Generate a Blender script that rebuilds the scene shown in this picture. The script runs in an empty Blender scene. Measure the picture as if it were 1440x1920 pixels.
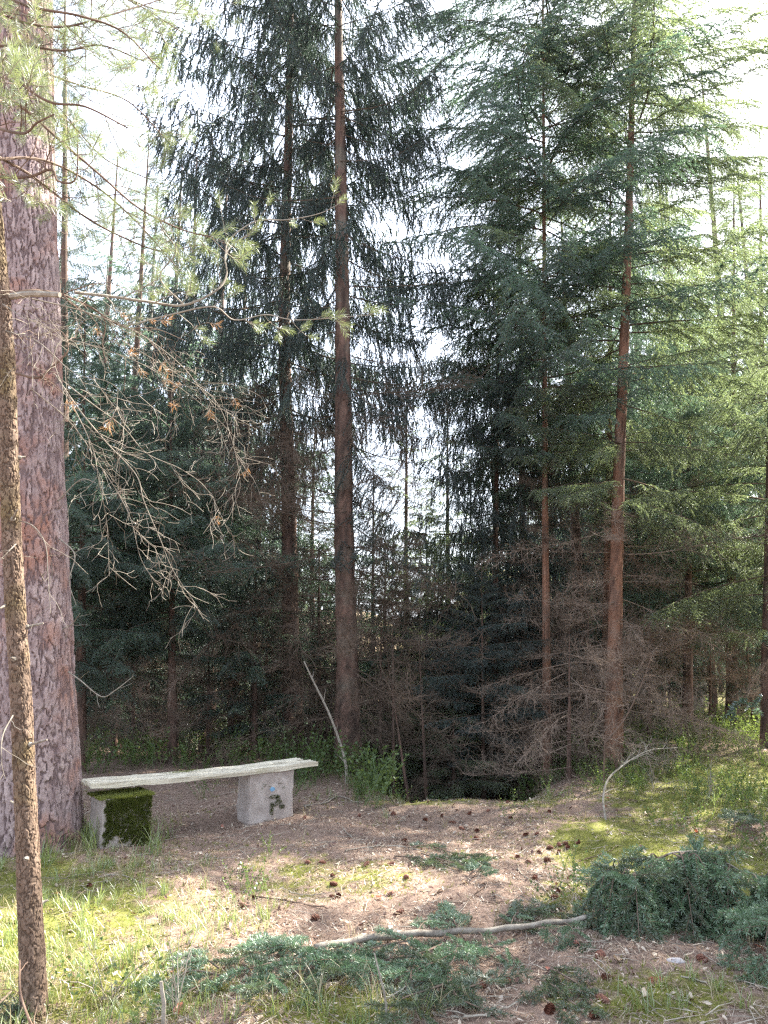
import bpy, math, random
import numpy as np
from mathutils import Vector, Matrix, noise as mnoise

sc = bpy.context.scene
COL = sc.collection
R = math.radians

# ------------------------------------------------------------------ camera, sky, sun, exposure
F = 1478.0
PITCH = math.atan(248.0 / F)
CAMZ = 1.5
cam_d = bpy.data.cameras.new('camera')
cam_d.sensor_fit = 'VERTICAL'
cam_d.sensor_height = 36.0
cam_d.sensor_width = 27.0
cam_d.lens = 36.0 * F / 1920.0
cam_d.clip_end = 800
cam_d.clip_start = 0.05
cam = bpy.data.objects.new('camera', cam_d)
cam.location = (0, 0, CAMZ)
cam.rotation_euler = (R(90) + PITCH, 0, 0)
COL.objects.link(cam)
sc.camera = cam

SUN_AZ = R(55)      # to the right of the view direction
SUN_EL = R(44)
sun_dir = Vector((math.sin(SUN_AZ) * math.cos(SUN_EL), math.cos(SUN_AZ) * math.cos(SUN_EL), math.sin(SUN_EL)))
sd = bpy.data.lights.new('sun', 'SUN')
sd.energy = 5.0
sd.angle = R(0.6)
sd.color = (1.0, 0.93, 0.80)
so = bpy.data.objects.new('sun', sd)
so.rotation_euler = sun_dir.to_track_quat('Z', 'Y').to_euler()
so.location = (10, 10, 30)
COL.objects.link(so)

w = bpy.data.worlds.new('World')
sc.world = w
w.use_nodes = True
nt = w.node_tree
bg = nt.nodes['Background']
sky = nt.nodes.new('ShaderNodeTexSky')
sky.sky_type = 'NISHITA'
sky.sun_disc = False
sky.sun_elevation = SUN_EL
sky.sun_rotation = SUN_AZ
sky.air_density = 1.0
sky.dust_density = 4.0
sky.ozone_density = 1.0
hz = nt.nodes.new('ShaderNodeMixRGB')      # thin bright overcast veil over the whole sky
hz.blend_type = 'MIX'
hz.inputs[0].default_value = 0.45
hz.inputs[2].default_value = (9.0, 9.8, 11.2, 1)
nt.links.new(sky.outputs[0], hz.inputs[1])
nt.links.new(hz.outputs[0], bg.inputs[0])
bg.inputs[1].default_value = 0.068
sc.view_settings.view_transform = 'Standard'
sc.view_settings.look = 'None'
sc.view_settings.gamma = 1
sc.view_settings.use_curve_mapping = False
sc.view_settings.exposure = 2.75
sc.cycles.max_bounces = 8
sc.cycles.transparent_max_bounces = 4
sc.cycles.sample_clamp_indirect = 6
sc.cycles.use_denoising = False
sc.cycles.filter_width = 1.3

# ------------------------------------------------------------------ geometry helpers
CP, SP = math.cos(PITCH), math.sin(PITCH)

def at(px, py, Y):
    """point at ground distance Y seen at photograph pixel px,py"""
    u = (px - 720) / F
    v = (960 - py) / F
    y = CP - v * SP
    z = SP + v * CP
    t = Y / y
    return np.array([u * t, Y, CAMZ + z * t])

def proj(x, y, z):
    dz = z - CAMZ
    d = y * CP + dz * SP
    up = -y * SP + dz * CP
    return 720 + F * x / d, 960 - F * up / d

def sstep(a, b, x):
    t = np.clip((x - a) / (b - a), 0, 1)
    return t * t * (3 - 2 * t)

def Hs(x, y):
    """large scale ground height"""
    x = np.asarray(x, float); y = np.asarray(y, float)
    h = np.zeros(np.broadcast(x, y).shape)
    xc = 0.78 + (y - 8) * 0.05
    wd = 0.62 + 0.16 * np.clip(y - 7.7, 0, 30)
    dd = 0.42 * np.clip(y - 7.95, 0, 14)
    h = h - dd * np.exp(-np.abs((x - xc) / wd) ** 3)
    h = h - 0.26 * np.clip(y - 12.0, 0, 22) * (1 - sstep(2.5, 7, x) * 0.85)
    h = h + 0.20 * np.clip(y - 42, 0, 60)
    h = h + 0.16 * sstep(1.6, 4.6, x) * sstep(4.5, 9.5, y)
    h = h + 0.03 * np.sin(x * 1.7 + 0.6) * np.cos(y * 1.3) + 0.02 * np.sin(x * 3.1 + y * 2.3)
    h = h + 0.035 * np.exp(-((x - 0.9) ** 2 / 0.5 + (y - 7.8) ** 2 / 0.10))
    return h

class VN:
    """cheap tiling value noise"""
    def __init__(s, seed, n=256):
        s.n = n; s.g = np.random.default_rng(seed).random((n, n))
    def __call__(s, x, y):
        x = np.asarray(x, float); y = np.asarray(y, float)
        xi = np.floor(x).astype(int); yi = np.floor(y).astype(int)
        fx = x - xi; fy = y - yi
        fx = fx * fx * (3 - 2 * fx); fy = fy * fy * (3 - 2 * fy)
        n = s.n
        a = s.g[xi % n, yi % n]; b = s.g[(xi + 1) % n, yi % n]
        c = s.g[xi % n, (yi + 1) % n]; d = s.g[(xi + 1) % n, (yi + 1) % n]
        return (a * (1 - fx) + b * fx) * (1 - fy) + (c * (1 - fx) + d * fx) * fy - 0.5
vn1, vn2, vn3 = VN(1), VN(2), VN(3)

def H(x, y):
    x = np.asarray(x, float); y = np.asarray(y, float)
    return Hs(x, y) + 0.05 * vn1(x * 2.3, y * 2.3) + 0.025 * vn2(x * 7, y * 7) + 0.012 * vn3(x * 19, y * 19)

def nrm(v):
    v = np.asarray(v, float)
    return v / (np.linalg.norm(v, axis=-1, keepdims=True) + 1e-9)

def mk_mesh(name, V, Fc, mats, midx=None, smooth=False, attr=None):
    """V (n,3), Fc list of arrays of faces with 3 or 4 indices"""
    me = bpy.data.meshes.new(name)
    if isinstance(Fc, np.ndarray): Fc = [Fc]
    Fc = [f for f in Fc if len(f)]
    me.vertices.add(len(V))
    me.vertices.foreach_set('co', np.asarray(V, np.float32).ravel())
    nl = sum(f.size for f in Fc); nf = sum(len(f) for f in Fc)
    me.loops.add(nl); me.polygons.add(nf)
    me.loops.foreach_set('vertex_index', np.concatenate([f.ravel() for f in Fc]).astype(np.int32))
    tot = np.concatenate([np.full(len(f), f.shape[1], np.int32) for f in Fc])
    st = np.concatenate([[0], np.cumsum(tot)[:-1]]).astype(np.int32)
    me.polygons.foreach_set('loop_start', st)
    me.polygons.foreach_set('loop_total', tot)
    for m in (mats if isinstance(mats, (list, tuple)) else [mats]): me.materials.append(m)
    if midx is not None: me.polygons.foreach_set('material_index', np.asarray(midx, np.int32))
    me.polygons.foreach_set('use_smooth', np.full(nf, bool(smooth)))
    if attr:
        for k, a in attr.items():
            at_ = me.attributes.new(k, 'FLOAT', 'POINT')
            at_.data.foreach_set('value', np.asarray(a, np.float32))
    me.update(calc_edges=True)
    return me

class MB:
    """mesh builder"""
    def __init__(s): s.V = []; s.T = []; s.Q = []; s.n = 0
    def add(s, V, F):
        V = np.asarray(V, float); F = np.asarray(F, int)
        (s.T if F.shape[1] == 3 else s.Q).append(F + s.n)
        s.V.append(V); s.n += len(V)
    def tube(s, pts, rad, n=5, cap=True):
        pts = np.asarray(pts, float); m = len(pts)
        rad = np.broadcast_to(np.asarray(rad, float), (m,))
        d = np.gradient(pts, axis=0); d = nrm(d)
        ref = np.array([0, 0, 1.0]) if abs(d[0, 2]) < 0.9 else np.array([1.0, 0, 0])
        a = nrm(np.cross(d, ref)); b = np.cross(d, a)
        th = np.arange(n) * 2 * math.pi / n
        ring = pts[:, None, :] + rad[:, None, None] * (np.cos(th)[None, :, None] * a[:, None, :] + np.sin(th)[None, :, None] * b[:, None, :])
        i = np.arange(m - 1)[:, None] * n; j = np.arange(n)[None, :]; k = (j + 1) % n
        f = np.stack([i + j, i + k, i + n + k, i + n + j], -1).reshape(-1, 4)
        base = s.n
        s.add(ring.reshape(-1, 3), f)
        if cap:
            c = np.vstack([pts[0], pts[-1]])
            s.V.append(c); s.n += 2
            t0 = np.stack([np.full(n, base + m * n), base + (np.arange(n) + 1) % n, base + np.arange(n)], -1)
            o = base + (m - 1) * n
            t1 = np.stack([np.full(n, base + m * n + 1), o + np.arange(n), o + (np.arange(n) + 1) % n], -1)
            s.T.append(t0); s.T.append(t1)
    def mesh(s, name, mat, smooth=False):
        V = np.concatenate(s.V)
        Fs = []
        if s.T: Fs.append(np.concatenate(s.T))
        if s.Q: Fs.append(np.concatenate(s.Q))
        return mk_mesh(name, V, Fs, mat, smooth=smooth)

def catmull(p, per=6):
    p = np.asarray(p, float)
    if len(p) < 3:
        t = np.linspace(0, 1, per + 1)[:, None]
        return p[0] * (1 - t) + p[-1] * t
    q = np.vstack([2 * p[0] - p[1], p, 2 * p[-1] - p[-2]])
    out = []
    for i in range(1, len(q) - 2):
        t = np.arange(per)[:, None] / per
        a, b, c, d = q[i - 1], q[i], q[i + 1], q[i + 2]
        out.append(0.5 * ((2 * b) + (-a + c) * t + (2 * a - 5 * b + 4 * c - d) * t ** 2 + (-a + 3 * b - 3 * c + d) * t ** 3))
    out.append(p[-1:])
    return np.vstack(out)

def obj(name, me, parent=None, loc=None, rot=None, scale=None):
    o = bpy.data.objects.new(name, me)
    COL.objects.link(o)
    if parent is not None: o.parent = parent
    if loc is not None: o.location = loc
    if rot is not None: o.rotation_euler = rot
    if scale is not None: o.scale = (scale,) * 3 if np.isscalar(scale) else scale
    return o

def tag(o, label=None, cat=None, group=None, kind=None):
    if label: o['label'] = label
    if cat: o['category'] = cat
    if group: o['group'] = group
    if kind: o['kind'] = kind
    return o

def empty(name, loc, label, cat, group=None, rz=0):
    o = bpy.data.objects.new(name, None)
    o.empty_display_size = 0.1
    COL.objects.link(o)
    o.location = loc; o.rotation_euler = (0, 0, rz)
    return tag(o, label, cat, group)

# ------------------------------------------------------------------ materials
def new_mat(name):
    m = bpy.data.materials.new(name); m.use_nodes = True
    t = m.node_tree
    for n in list(t.nodes): t.nodes.remove(n)
    out = t.nodes.new('ShaderNodeOutputMaterial')
    return m, t, out

def ramp(t, stops, fac):
    r = t.nodes.new('ShaderNodeValToRGB')
    el = r.color_ramp.elements
    while len(el) < len(stops): el.new(0.5)
    for e, (p, c) in zip(el, stops):
        e.position = p; e.color = (*c, 1)
    t.links.new(fac, r.inputs[0])
    return r.outputs[0]

def noise_n(t, scale, detail=4, vec=None, rough=0.6):
    n = t.nodes.new('ShaderNodeTexNoise')
    n.inputs['Scale'].default_value = scale
    n.inputs['Detail'].default_value = detail
    n.inputs['Roughness'].default_value = rough
    if vec is not None: t.links.new(vec, n.inputs['Vector'])
    return n.outputs['Fac']

def coords(t, scale=(1, 1, 1)):
    tc = t.nodes.new('ShaderNodeTexCoord')
    mp = t.nodes.new('ShaderNodeMapping')
    mp.inputs['Scale'].default_value = scale
    t.links.new(tc.outputs['Object'], mp.inputs[0])
    return mp.outputs[0]

def math_n(t, op, a, b):
    n = t.nodes.new('ShaderNodeMath'); n.operation = op
    for i, v in enumerate((a, b)):
        if hasattr(v, 'links') or hasattr(v, 'is_linked'): t.links.new(v, n.inputs[i])
        else: n.inputs[i].default_value = v
    return n.outputs[0]

def mix(t, fac, a, b, mode='MIX'):
    n = t.nodes.new('ShaderNodeMixRGB'); n.blend_type = mode
    for i, v in zip((0, 1, 2), (fac, a, b)):
        if isinstance(v, (tuple, list)): n.inputs[i].default_value = (*v, 1)
        elif isinstance(v, (int, float)): n.inputs[i].default_value = v
        else: t.links.new(v, n.inputs[i])
    return n.outputs[0]

def solid(name, stops, scale=8, vscale=(1, 1, 1), rough=0.85, bump=0.3, bscale=None, bdist=0.01, spec=0.3):
    m, t, out = new_mat(name)
    v = coords(t, vscale)
    c = ramp(t, stops, noise_n(t, scale, 6, v, 0.65))
    p = t.nodes.new('ShaderNodeBsdfPrincipled')
    t.links.new(c, p.inputs['Base Color'])
    p.inputs['Roughness'].default_value = rough
    p.inputs['Specular IOR Level'].default_value = spec
    if bump:
        b = t.nodes.new('ShaderNodeBump')
        b.inputs['Strength'].default_value = bump
        b.inputs['Distance'].default_value = bdist
        t.links.new(noise_n(t, bscale or scale * 4, 5, v, 0.7), b.inputs['Height'])
        t.links.new(b.outputs[0], p.inputs['Normal'])
    t.links.new(p.outputs[0], out.inputs[0])
    return m

def leafy(name, c0, c1, trans, tfac=0.4, scale=3.0, gloss=0.06, rnd=0.5, grough=0.45):
    """thin leaves and needles: diffuse + translucent + some sheen"""
    m, t, out = new_mat(name)
    v = coords(t)
    n = noise_n(t, scale, 3, v)
    oi = t.nodes.new('ShaderNodeObjectInfo')
    f = math_n(t, 'ADD', math_n(t, 'MULTIPLY', n, 1.6), math_n(t, 'MULTIPLY', oi.outputs['Random'], rnd))
    f = math_n(t, 'SUBTRACT', f, 0.3 + rnd * 0.5)
    col = mix(t, f, c0, c1)
    df = t.nodes.new('ShaderNodeBsdfDiffuse'); t.links.new(col, df.inputs[0])
    tr = t.nodes.new('ShaderNodeBsdfTranslucent')
    t.links.new(mix(t, f, tuple(x * 0.8 for x in trans), trans), tr.inputs[0])
    ms = t.nodes.new('ShaderNodeMixShader'); ms.inputs[0].default_value = tfac
    t.links.new(df.outputs[0], ms.inputs[1]); t.links.new(tr.outputs[0], ms.inputs[2])
    gl = t.nodes.new('ShaderNodeBsdfGlossy'); gl.inputs['Roughness'].default_value = grough
    gl.inputs[0].default_value = (0.9, 0.95, 1, 1)
    m2 = t.nodes.new('ShaderNodeMixShader'); m2.inputs[0].default_value = gloss
    t.links.new(ms.outputs[0], m2.inputs[1]); t.links.new(gl.outputs[0], m2.inputs[2])
    t.links.new(m2.outputs[0], out.inputs[0])
    return m

M = {}
def spruce_needle():
    m, t, out = new_mat('spruce_needle')
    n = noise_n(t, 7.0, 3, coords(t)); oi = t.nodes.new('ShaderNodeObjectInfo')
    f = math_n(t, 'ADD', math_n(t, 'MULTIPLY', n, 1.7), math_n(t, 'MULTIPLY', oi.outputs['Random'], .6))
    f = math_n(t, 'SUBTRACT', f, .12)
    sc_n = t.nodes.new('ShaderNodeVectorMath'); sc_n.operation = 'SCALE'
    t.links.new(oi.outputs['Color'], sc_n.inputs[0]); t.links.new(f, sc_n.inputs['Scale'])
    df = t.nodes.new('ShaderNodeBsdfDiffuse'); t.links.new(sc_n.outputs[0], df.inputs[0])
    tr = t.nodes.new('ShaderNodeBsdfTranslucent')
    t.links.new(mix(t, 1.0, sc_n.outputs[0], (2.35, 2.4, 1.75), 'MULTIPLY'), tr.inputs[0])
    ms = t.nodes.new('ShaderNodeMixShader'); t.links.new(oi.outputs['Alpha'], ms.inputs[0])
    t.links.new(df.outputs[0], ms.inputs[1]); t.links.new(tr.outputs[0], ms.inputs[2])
    gl = t.nodes.new('ShaderNodeBsdfGlossy'); gl.inputs['Roughness'].default_value = .45; gl.inputs[0].default_value = (.9, .95, 1, 1)
    m2 = t.nodes.new('ShaderNodeMixShader'); m2.inputs[0].default_value = .09
    t.links.new(ms.outputs[0], m2.inputs[1]); t.links.new(gl.outputs[0], m2.inputs[2]); t.links.new(m2.outputs[0], out.inputs[0])
    return m
def spruce_twig():
    m, t, out = new_mat('spruce_twig')
    n = noise_n(t, 12.0, 3, coords(t)); oi = t.nodes.new('ShaderNodeObjectInfo')
    sc_n = t.nodes.new('ShaderNodeVectorMath'); sc_n.operation = 'SCALE'
    t.links.new(oi.outputs['Color'], sc_n.inputs[0]); t.links.new(math_n(t, 'ADD', math_n(t, 'MULTIPLY', n, 1.8), .1), sc_n.inputs['Scale'])
    df = t.nodes.new('ShaderNodeBsdfDiffuse'); t.links.new(sc_n.outputs[0], df.inputs[0]); t.links.new(df.outputs[0], out.inputs[0])
    return m
M['spruce_needle'] = spruce_needle(); M['spruce_twig'] = spruce_twig()
M['needle_dark'] = leafy('needle_dark', (0.026, 0.044, 0.040), (0.048, 0.076, 0.064), (0.07, 0.11, 0.06), 0.25)
M['needle_green'] = leafy('needle_green', (0.035, 0.072, 0.050), (0.075, 0.118, 0.072), (0.17, 0.25, 0.085), 0.40)
M['needle_bright'] = leafy('needle_bright', (0.052, 0.095, 0.056), (0.11, 0.155, 0.075), (0.28, 0.37, 0.12), 0.45)
M['needle_pine'] = leafy('needle_pine', (0.075, 0.115, 0.065), (0.13, 0.165, 0.08), (0.30, 0.36, 0.12), 0.38, gloss=0.10)
M['needle_fir'] = leafy('needle_fir', (0.062, 0.120, 0.062), (0.160, 0.24, 0.125), (0.14, 0.26, 0.14), 0.30, scale=9, gloss=0.09)
M['needle_fir_dull'] = leafy('needle_fir_dull', (0.06, 0.09, 0.055), (0.11, 0.14, 0.075), (0.15, 0.22, 0.09), 0.30, scale=9, gloss=0.08)
M['needle_rust'] = leafy('needle_rust', (0.26, 0.15, 0.08), (0.42, 0.26, 0.14), (0.5, 0.25, 0.10), 0.35, rnd=0.3)
M['twig_brown'] = solid('twig_brown', [(0.3, (0.085, 0.055, 0.042)), (0.7, (0.20, 0.135, 0.10))], 14, rough=0.8, bump=0)
M['twig_red'] = solid('twig_red', [(0.3, (0.12, 0.072, 0.052)), (0.7, (0.30, 0.20, 0.145))], 10, rough=0.75, bump=0)
M['twig_grey'] = solid('twig_grey', [(0.3, (0.16, 0.13, 0.105)), (0.65, (0.36, 0.33, 0.28))], 18, rough=0.75, bump=0)
M['twig_stem'] = solid('twig_stem', [(0.3, (0.11, 0.09, 0.075)), (0.65, (0.30, 0.27, 0.23))], 22, rough=0.85, bump=0.5)
M['twig_fan'] = solid('twig_fan', [(0.3, (0.10, 0.08, 0.06)), (0.65, (0.27, 0.24, 0.20))], 18, rough=0.8, bump=0)
M['branch_bark'] = solid('branch_bark', [(0.3, (0.075, 0.05, 0.038)), (0.7, (0.20, 0.15, 0.12))], 20, rough=0.85, bump=0.3)
M['grass'] = leafy('grass', (0.10, 0.16, 0.05), (0.22, 0.26, 0.09), (0.34, 0.42, 0.12), 0.42, scale=2.5, gloss=0.07)
M['grass_dry'] = leafy('grass_dry', (0.28, 0.23, 0.13), (0.42, 0.36, 0.22), (0.40, 0.34, 0.18), 0.35, scale=3, gloss=0.05)
M['berry_leaf'] = leafy('berry_leaf', (0.06, 0.105, 0.035), (0.12, 0.17, 0.055), (0.22, 0.30, 0.07), 0.38, scale=4, gloss=0.03)
M['berry_stem'] = solid('berry_stem', [(0.3, (0.09, 0.10, 0.04)), (0.7, (0.19, 0.17, 0.08))], 10, bump=0)
M['moss'] = leafy('moss', (0.11, 0.13, 0.028), (0.24, 0.25, 0.055), (0.32, 0.36, 0.07), 0.32, scale=4, gloss=0.03)
M['litter'] = leafy('litter', (0.17, 0.115, 0.085), (0.40, 0.31, 0.24), (0.34, 0.22, 0.13), 0.15, scale=30, gloss=0.05)
M['litter_pale'] = leafy('litter_pale', (0.34, 0.27, 0.21), (0.55, 0.47, 0.38), (0.5, 0.4, 0.28), 0.2, scale=12, gloss=0.06)
M['litter_dark'] = leafy('litter_dark', (0.08, 0.045, 0.035), (0.18, 0.09, 0.065), (0.2, 0.08, 0.05), 0.12, scale=12, gloss=0.04)
M['leaf_red'] = leafy('leaf_red', (0.30, 0.09, 0.055), (0.45, 0.20, 0.13), (0.5, 0.15, 0.08), 0.3, scale=20, gloss=0.06, rnd=0.9)
M['leaf_tan'] = leafy('leaf_tan', (0.36, 0.24, 0.16), (0.62, 0.50, 0.38), (0.5, 0.35, 0.2), 0.25, scale=20, gloss=0.06, rnd=0.9)
M['cone'] = solid('cone', [(0.3, (0.075, 0.028, 0.020)), (0.7, (0.24, 0.10, 0.065))], 60, rough=0.6, bump=0)
M['concrete_moss'] = leafy('concrete_moss', (0.035, 0.045, 0.012), (0.12, 0.14, 0.03), (0.2, 0.24, 0.05), 0.15, scale=14, gloss=0.02)
M['cut_wood'] = solid('cut_wood', [(0.3, (0.45, 0.22, 0.12)), (0.7, (0.62, 0.36, 0.22))], 30, bump=0)
M['blue_paint'] = solid('blue_paint', [(0.3, (0.12, 0.26, 0.42)), (0.7, (0.25, 0.42, 0.58))], 30, bump=0)
M['stone'] = solid('stone', [(0.3, (0.28, 0.26, 0.27)), (0.7, (0.55, 0.52, 0.53))], 25, bump=0.5)

def mat_bark(name, fiss, lo, hi, scale, vs, extra=None):
    m, t, out = new_mat(name)
    v = coords(t, vs)
    n = noise_n(t, scale, 6, v, 0.7)
    c = ramp(t, [(0.28, lo), (0.5, tuple((a + b) / 2 for a, b in zip(lo, hi))), (0.72, hi)], n)
    a = t.nodes.new('ShaderNodeAttribute'); a.attribute_name = 'plate'
    c2 = mix(t, a.outputs['Fac'], fiss, c)
    if extra:
        n2 = noise_n(t, 2.2, 3, coords(t), 0.6)
        msk = ramp(t, [(0.50, (0, 0, 0)), (0.66, (1, 1, 1))], n2)
        c2 = mix(t, msk, c2, mix(t, a.outputs['Fac'], fiss, extra))
    p = t.nodes.new('ShaderNodeBsdfPrincipled')
    t.links.new(c2, p.inputs['Base Color'])
    p.inputs['Roughness'].default_value = 0.85
    p.inputs['Specular IOR Level'].default_value = 0.25
    b = t.nodes.new('ShaderNodeBump'); b.inputs['Strength'].default_value = 0.6; b.inputs['Distance'].default_value = 0.012
    t.links.new(noise_n(t, scale * 3, 6, v, 0.75), b.inputs['Height'])
    t.links.new(b.outputs[0], p.inputs['Normal'])
    t.links.new(p.outputs[0], out.inputs[0])
    return m
M['bark_pine'] = mat_bark('bark_pine', (0.15, 0.105, 0.105), (0.20, 0.135, 0.135), (0.50, 0.40, 0.385), 14, (1, 1, 0.35), (0.34, 0.17, 0.12))
M['bark_young_pine'] = mat_bark('bark_young_pine', (0.075, 0.05, 0.035), (0.12, 0.075, 0.05), (0.27, 0.20, 0.155), 26, (1, 1, 0.5), (0.16, 0.12, 0.05))
M['bark_spruce'] = mat_bark('bark_spruce', (0.045, 0.032, 0.028), (0.09, 0.056, 0.045), (0.25, 0.155, 0.12), 22, (1, 1, 0.7), (0.17, 0.15, 0.12))
M['bark_spruce_red'] = mat_bark('bark_spruce_red', (0.08, 0.045, 0.035), (0.20, 0.095, 0.06), (0.38, 0.21, 0.14), 24, (1, 1, 0.6), (0.26, 0.18, 0.14))
M['bark_grey'] = mat_bark('bark_grey', (0.07, 0.06, 0.05), (0.17, 0.14, 0.12), (0.36, 0.33, 0.29), 16, (1, 1, 0.5))

def mat_ground():
    m, t, out = new_mat('forest_floor')
    v = coords(t)
    n1 = noise_n(t, 40, 8, v, 0.75)
    n2 = noise_n(t, 6, 5, v, 0.6)
    brown = ramp(t, [(0.30, (0.095, 0.062, 0.048)), (0.48, (0.20, 0.142, 0.115)), (0.62, (0.31, 0.235, 0.195)), (0.75, (0.44, 0.36, 0.30))], n1)
    dark = mix(t, ramp(t, [(0.35, (0, 0, 0)), (0.65, (1, 1, 1))], n2), brown, (0.17, 0.115, 0.09), 'MIX')
    brown = mix(t, 0.5, brown, dark)
    green = ramp(t, [(0.3, (0.07, 0.075, 0.025)), (0.55, (0.16, 0.165, 0.045)), (0.75, (0.26, 0.26, 0.08))], n1)
    a = t.nodes.new('ShaderNodeAttribute'); a.attribute_name = 'moss'
    f = math_n(t, 'ADD', a.outputs['Fac'], math_n(t, 'MULTIPLY', math_n(t, 'SUBTRACT', n2, 0.5), 1.6))
    f = ramp(t, [(0.35, (0, 0, 0)), (0.65, (1, 1, 1))], f)
    c = mix(t, f, brown, green)
    p = t.nodes.new('ShaderNodeBsdfPrincipled')
    t.links.new(c, p.inputs['Base Color'])
    p.inputs['Roughness'].default_value = 0.95
    p.inputs['Specular IOR Level'].default_value = 0.15
    b = t.nodes.new('ShaderNodeBump'); b.inputs['Strength'].default_value = 0.8; b.inputs['Distance'].default_value = 0.015
    t.links.new(n1, b.inputs['Height']); t.links.new(b.outputs[0], p.inputs['Normal'])
    t.links.new(p.outputs[0], out.inputs[0])
    return m
M['ground'] = mat_ground()

def mat_plank():
    m, t, out = new_mat('weathered_plank')
    v = coords(t, (1.2, 22, 22))
    n = noise_n(t, 3.0, 7, v, 0.7)
    c = ramp(t, [(0.28, (0.16, 0.13, 0.10)), (0.42, (0.42, 0.38, 0.30)), (0.58, (0.60, 0.56, 0.46)), (0.8, (0.70, 0.66, 0.56))], n)
    n2 = noise_n(t, 3.5, 3, coords(t), 0.6)
    c = mix(t, ramp(t, [(0.60, (0, 0, 0)), (0.72, (0.40, 0.40, 0.40))], n2), c, (0.30, 0.28, 0.17))
    p = t.nodes.new('ShaderNodeBsdfPrincipled')
    t.links.new(c, p.inputs['Base Color']); p.inputs['Roughness'].default_value = 0.8
    b = t.nodes.new('ShaderNodeBump'); b.inputs['Strength'].default_value = 0.7; b.inputs['Distance'].default_value = 0.006
    t.links.new(n, b.inputs['Height']); t.links.new(b.outputs[0], p.inputs['Normal'])
    t.links.new(p.outputs[0], out.inputs[0])
    return m
M['plank'] = mat_plank()

def mat_concrete():
    m, t, out = new_mat('weathered_concrete')
    v = coords(t)
    n = noise_n(t, 7, 7, v, 0.7); n2 = noise_n(t, 90, 3, v, 0.6)
    c = ramp(t, [(0.3, (0.25, 0.205, 0.185)), (0.5, (0.36, 0.31, 0.285)), (0.7, (0.47, 0.42, 0.39))], n)
    c = mix(t, ramp(t, [(0.36, (0.55, 0.55, 0.55)), (0.43, (0, 0, 0))], n2), c, (0.20, 0.17, 0.15))
    p = t.nodes.new('ShaderNodeBsdfPrincipled')
    t.links.new(c, p.inputs['Base Color']); p.inputs['Roughness'].default_value = 0.9
    b = t.nodes.new('ShaderNodeBump'); b.inputs['Strength'].default_value = 0.6; b.inputs['Distance'].default_value = 0.006
    t.links.new(n2, b.inputs['Height']); t.links.new(b.outputs[0], p.inputs['Normal'])
    t.links.new(p.outputs[0], out.inputs[0])
    return m
M['concrete'] = mat_concrete()

# ------------------------------------------------------------------ ground cover masks (patches given on the ground)
def blobs(x, y, L):
    px, py = proj(x, y, Hs(x, y))
    o = np.zeros(np.shape(px))
    for cx, cy, rx, ry, wt in L:
        o = np.maximum(o, wt * np.exp(-(((px - cx) / rx) ** 2 + ((py - cy) / ry) ** 2) ** 1.5))
    return o
MOSS = [(1180, 1590, 170, 70, 1.0), (1120, 1680, 130, 60, 0.7), (1330, 1640, 200, 90, 0.9), (560, 1650, 150, 55, 0.55),
        (330, 1600, 200, 50, 0.3), (820, 1500, 130, 16, 0.6), (1000, 1500, 90, 20, 0.6), (200, 1850, 260, 90, 0.8),
        (1250, 1880, 260, 70, 0.65), (620, 1890, 180, 60, 0.9), (60, 1700, 300, 130, 0.8), (1350, 1480, 260, 80, 0.9), (700, 1640, 90, 30, 0.6)]
GRASS = [(60, 1760, 230, 130, 1.0), (330, 1730, 150, 80, 0.95), (190, 1640, 120, 60, 0.55), (20, 1880, 260, 90, 0.85), (380, 1870, 180, 70, 0.7),
         (640, 1900, 150, 50, 0.7), (1380, 1470, 190, 65, 0.55), (1230, 1440, 130, 45, 0.5), (640, 1480, 110, 30, 0.5), (1330, 1890, 180, 50, 0.35),
         (190, 1565, 100, 30, 1.0), (770, 1510, 60, 25, 0.3)]
BERRY = [(610, 1435, 75, 45, 1.0), (690, 1480, 50, 35, 0.8), (560, 1470, 50, 30, 0.6), (1250, 1440, 230, 60, 0.95), (1400, 1500, 170, 80, 0.9),
         (1010, 1450, 70, 22, 0.6), (120, 1560, 60, 26, 0.2), (380, 1430, 260, 18, 0.6), 
         (1420, 1610, 60, 50, 0.5)]
def moss_f(x, y):
    m = blobs(x, y, MOSS)
    return np.maximum(m, np.maximum(0.55 * sstep(9, 12, y) * sstep(-1, 3, x), .40 * sstep(16, 22, y)))

# ground: one sheet, fine near, coarse to the horizon
def axis(lo, hi, fine, far):
    a = list(np.arange(lo, hi, fine)); s = fine; v = hi
    while v < far[1]: a.append(v); s *= 1.18; v += s
    b = []; s = fine; v = lo - fine
    while v > far[0]: b.append(v); s *= 1.18; v -= s
    return np.array(b[::-1] + a)
gx = axis(-4.2, 6.0, 0.035, (-320, 320)); gy = axis(2.4, 11.0, 0.035, (-120, 420))
GX, GY = np.meshgrid(gx, gy)
GZ = H(GX, GY)
GM = moss_f(GX, np.maximum(GY, 1.5))
nx, ny = len(gx), len(gy)
ii = np.arange(ny - 1)[:, None] * nx + np.arange(nx - 1)[None, :]
gf = np.stack([ii, ii + 1, ii + nx + 1, ii + nx], -1).reshape(-1, 4)
g = obj('ground', mk_mesh('ground', np.stack([GX, GY, GZ], -1).reshape(-1, 3), gf, M['ground'], smooth=True, attr={'moss': GM.ravel()}))
tag(g, 'brown forest floor of needle litter with mossy green patches', kind='structure')

# ------------------------------------------------------------------ scatter: litter, moss, grass, bilberry (uncountable ground cover)
rs = np.random.default_rng(77)

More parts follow.
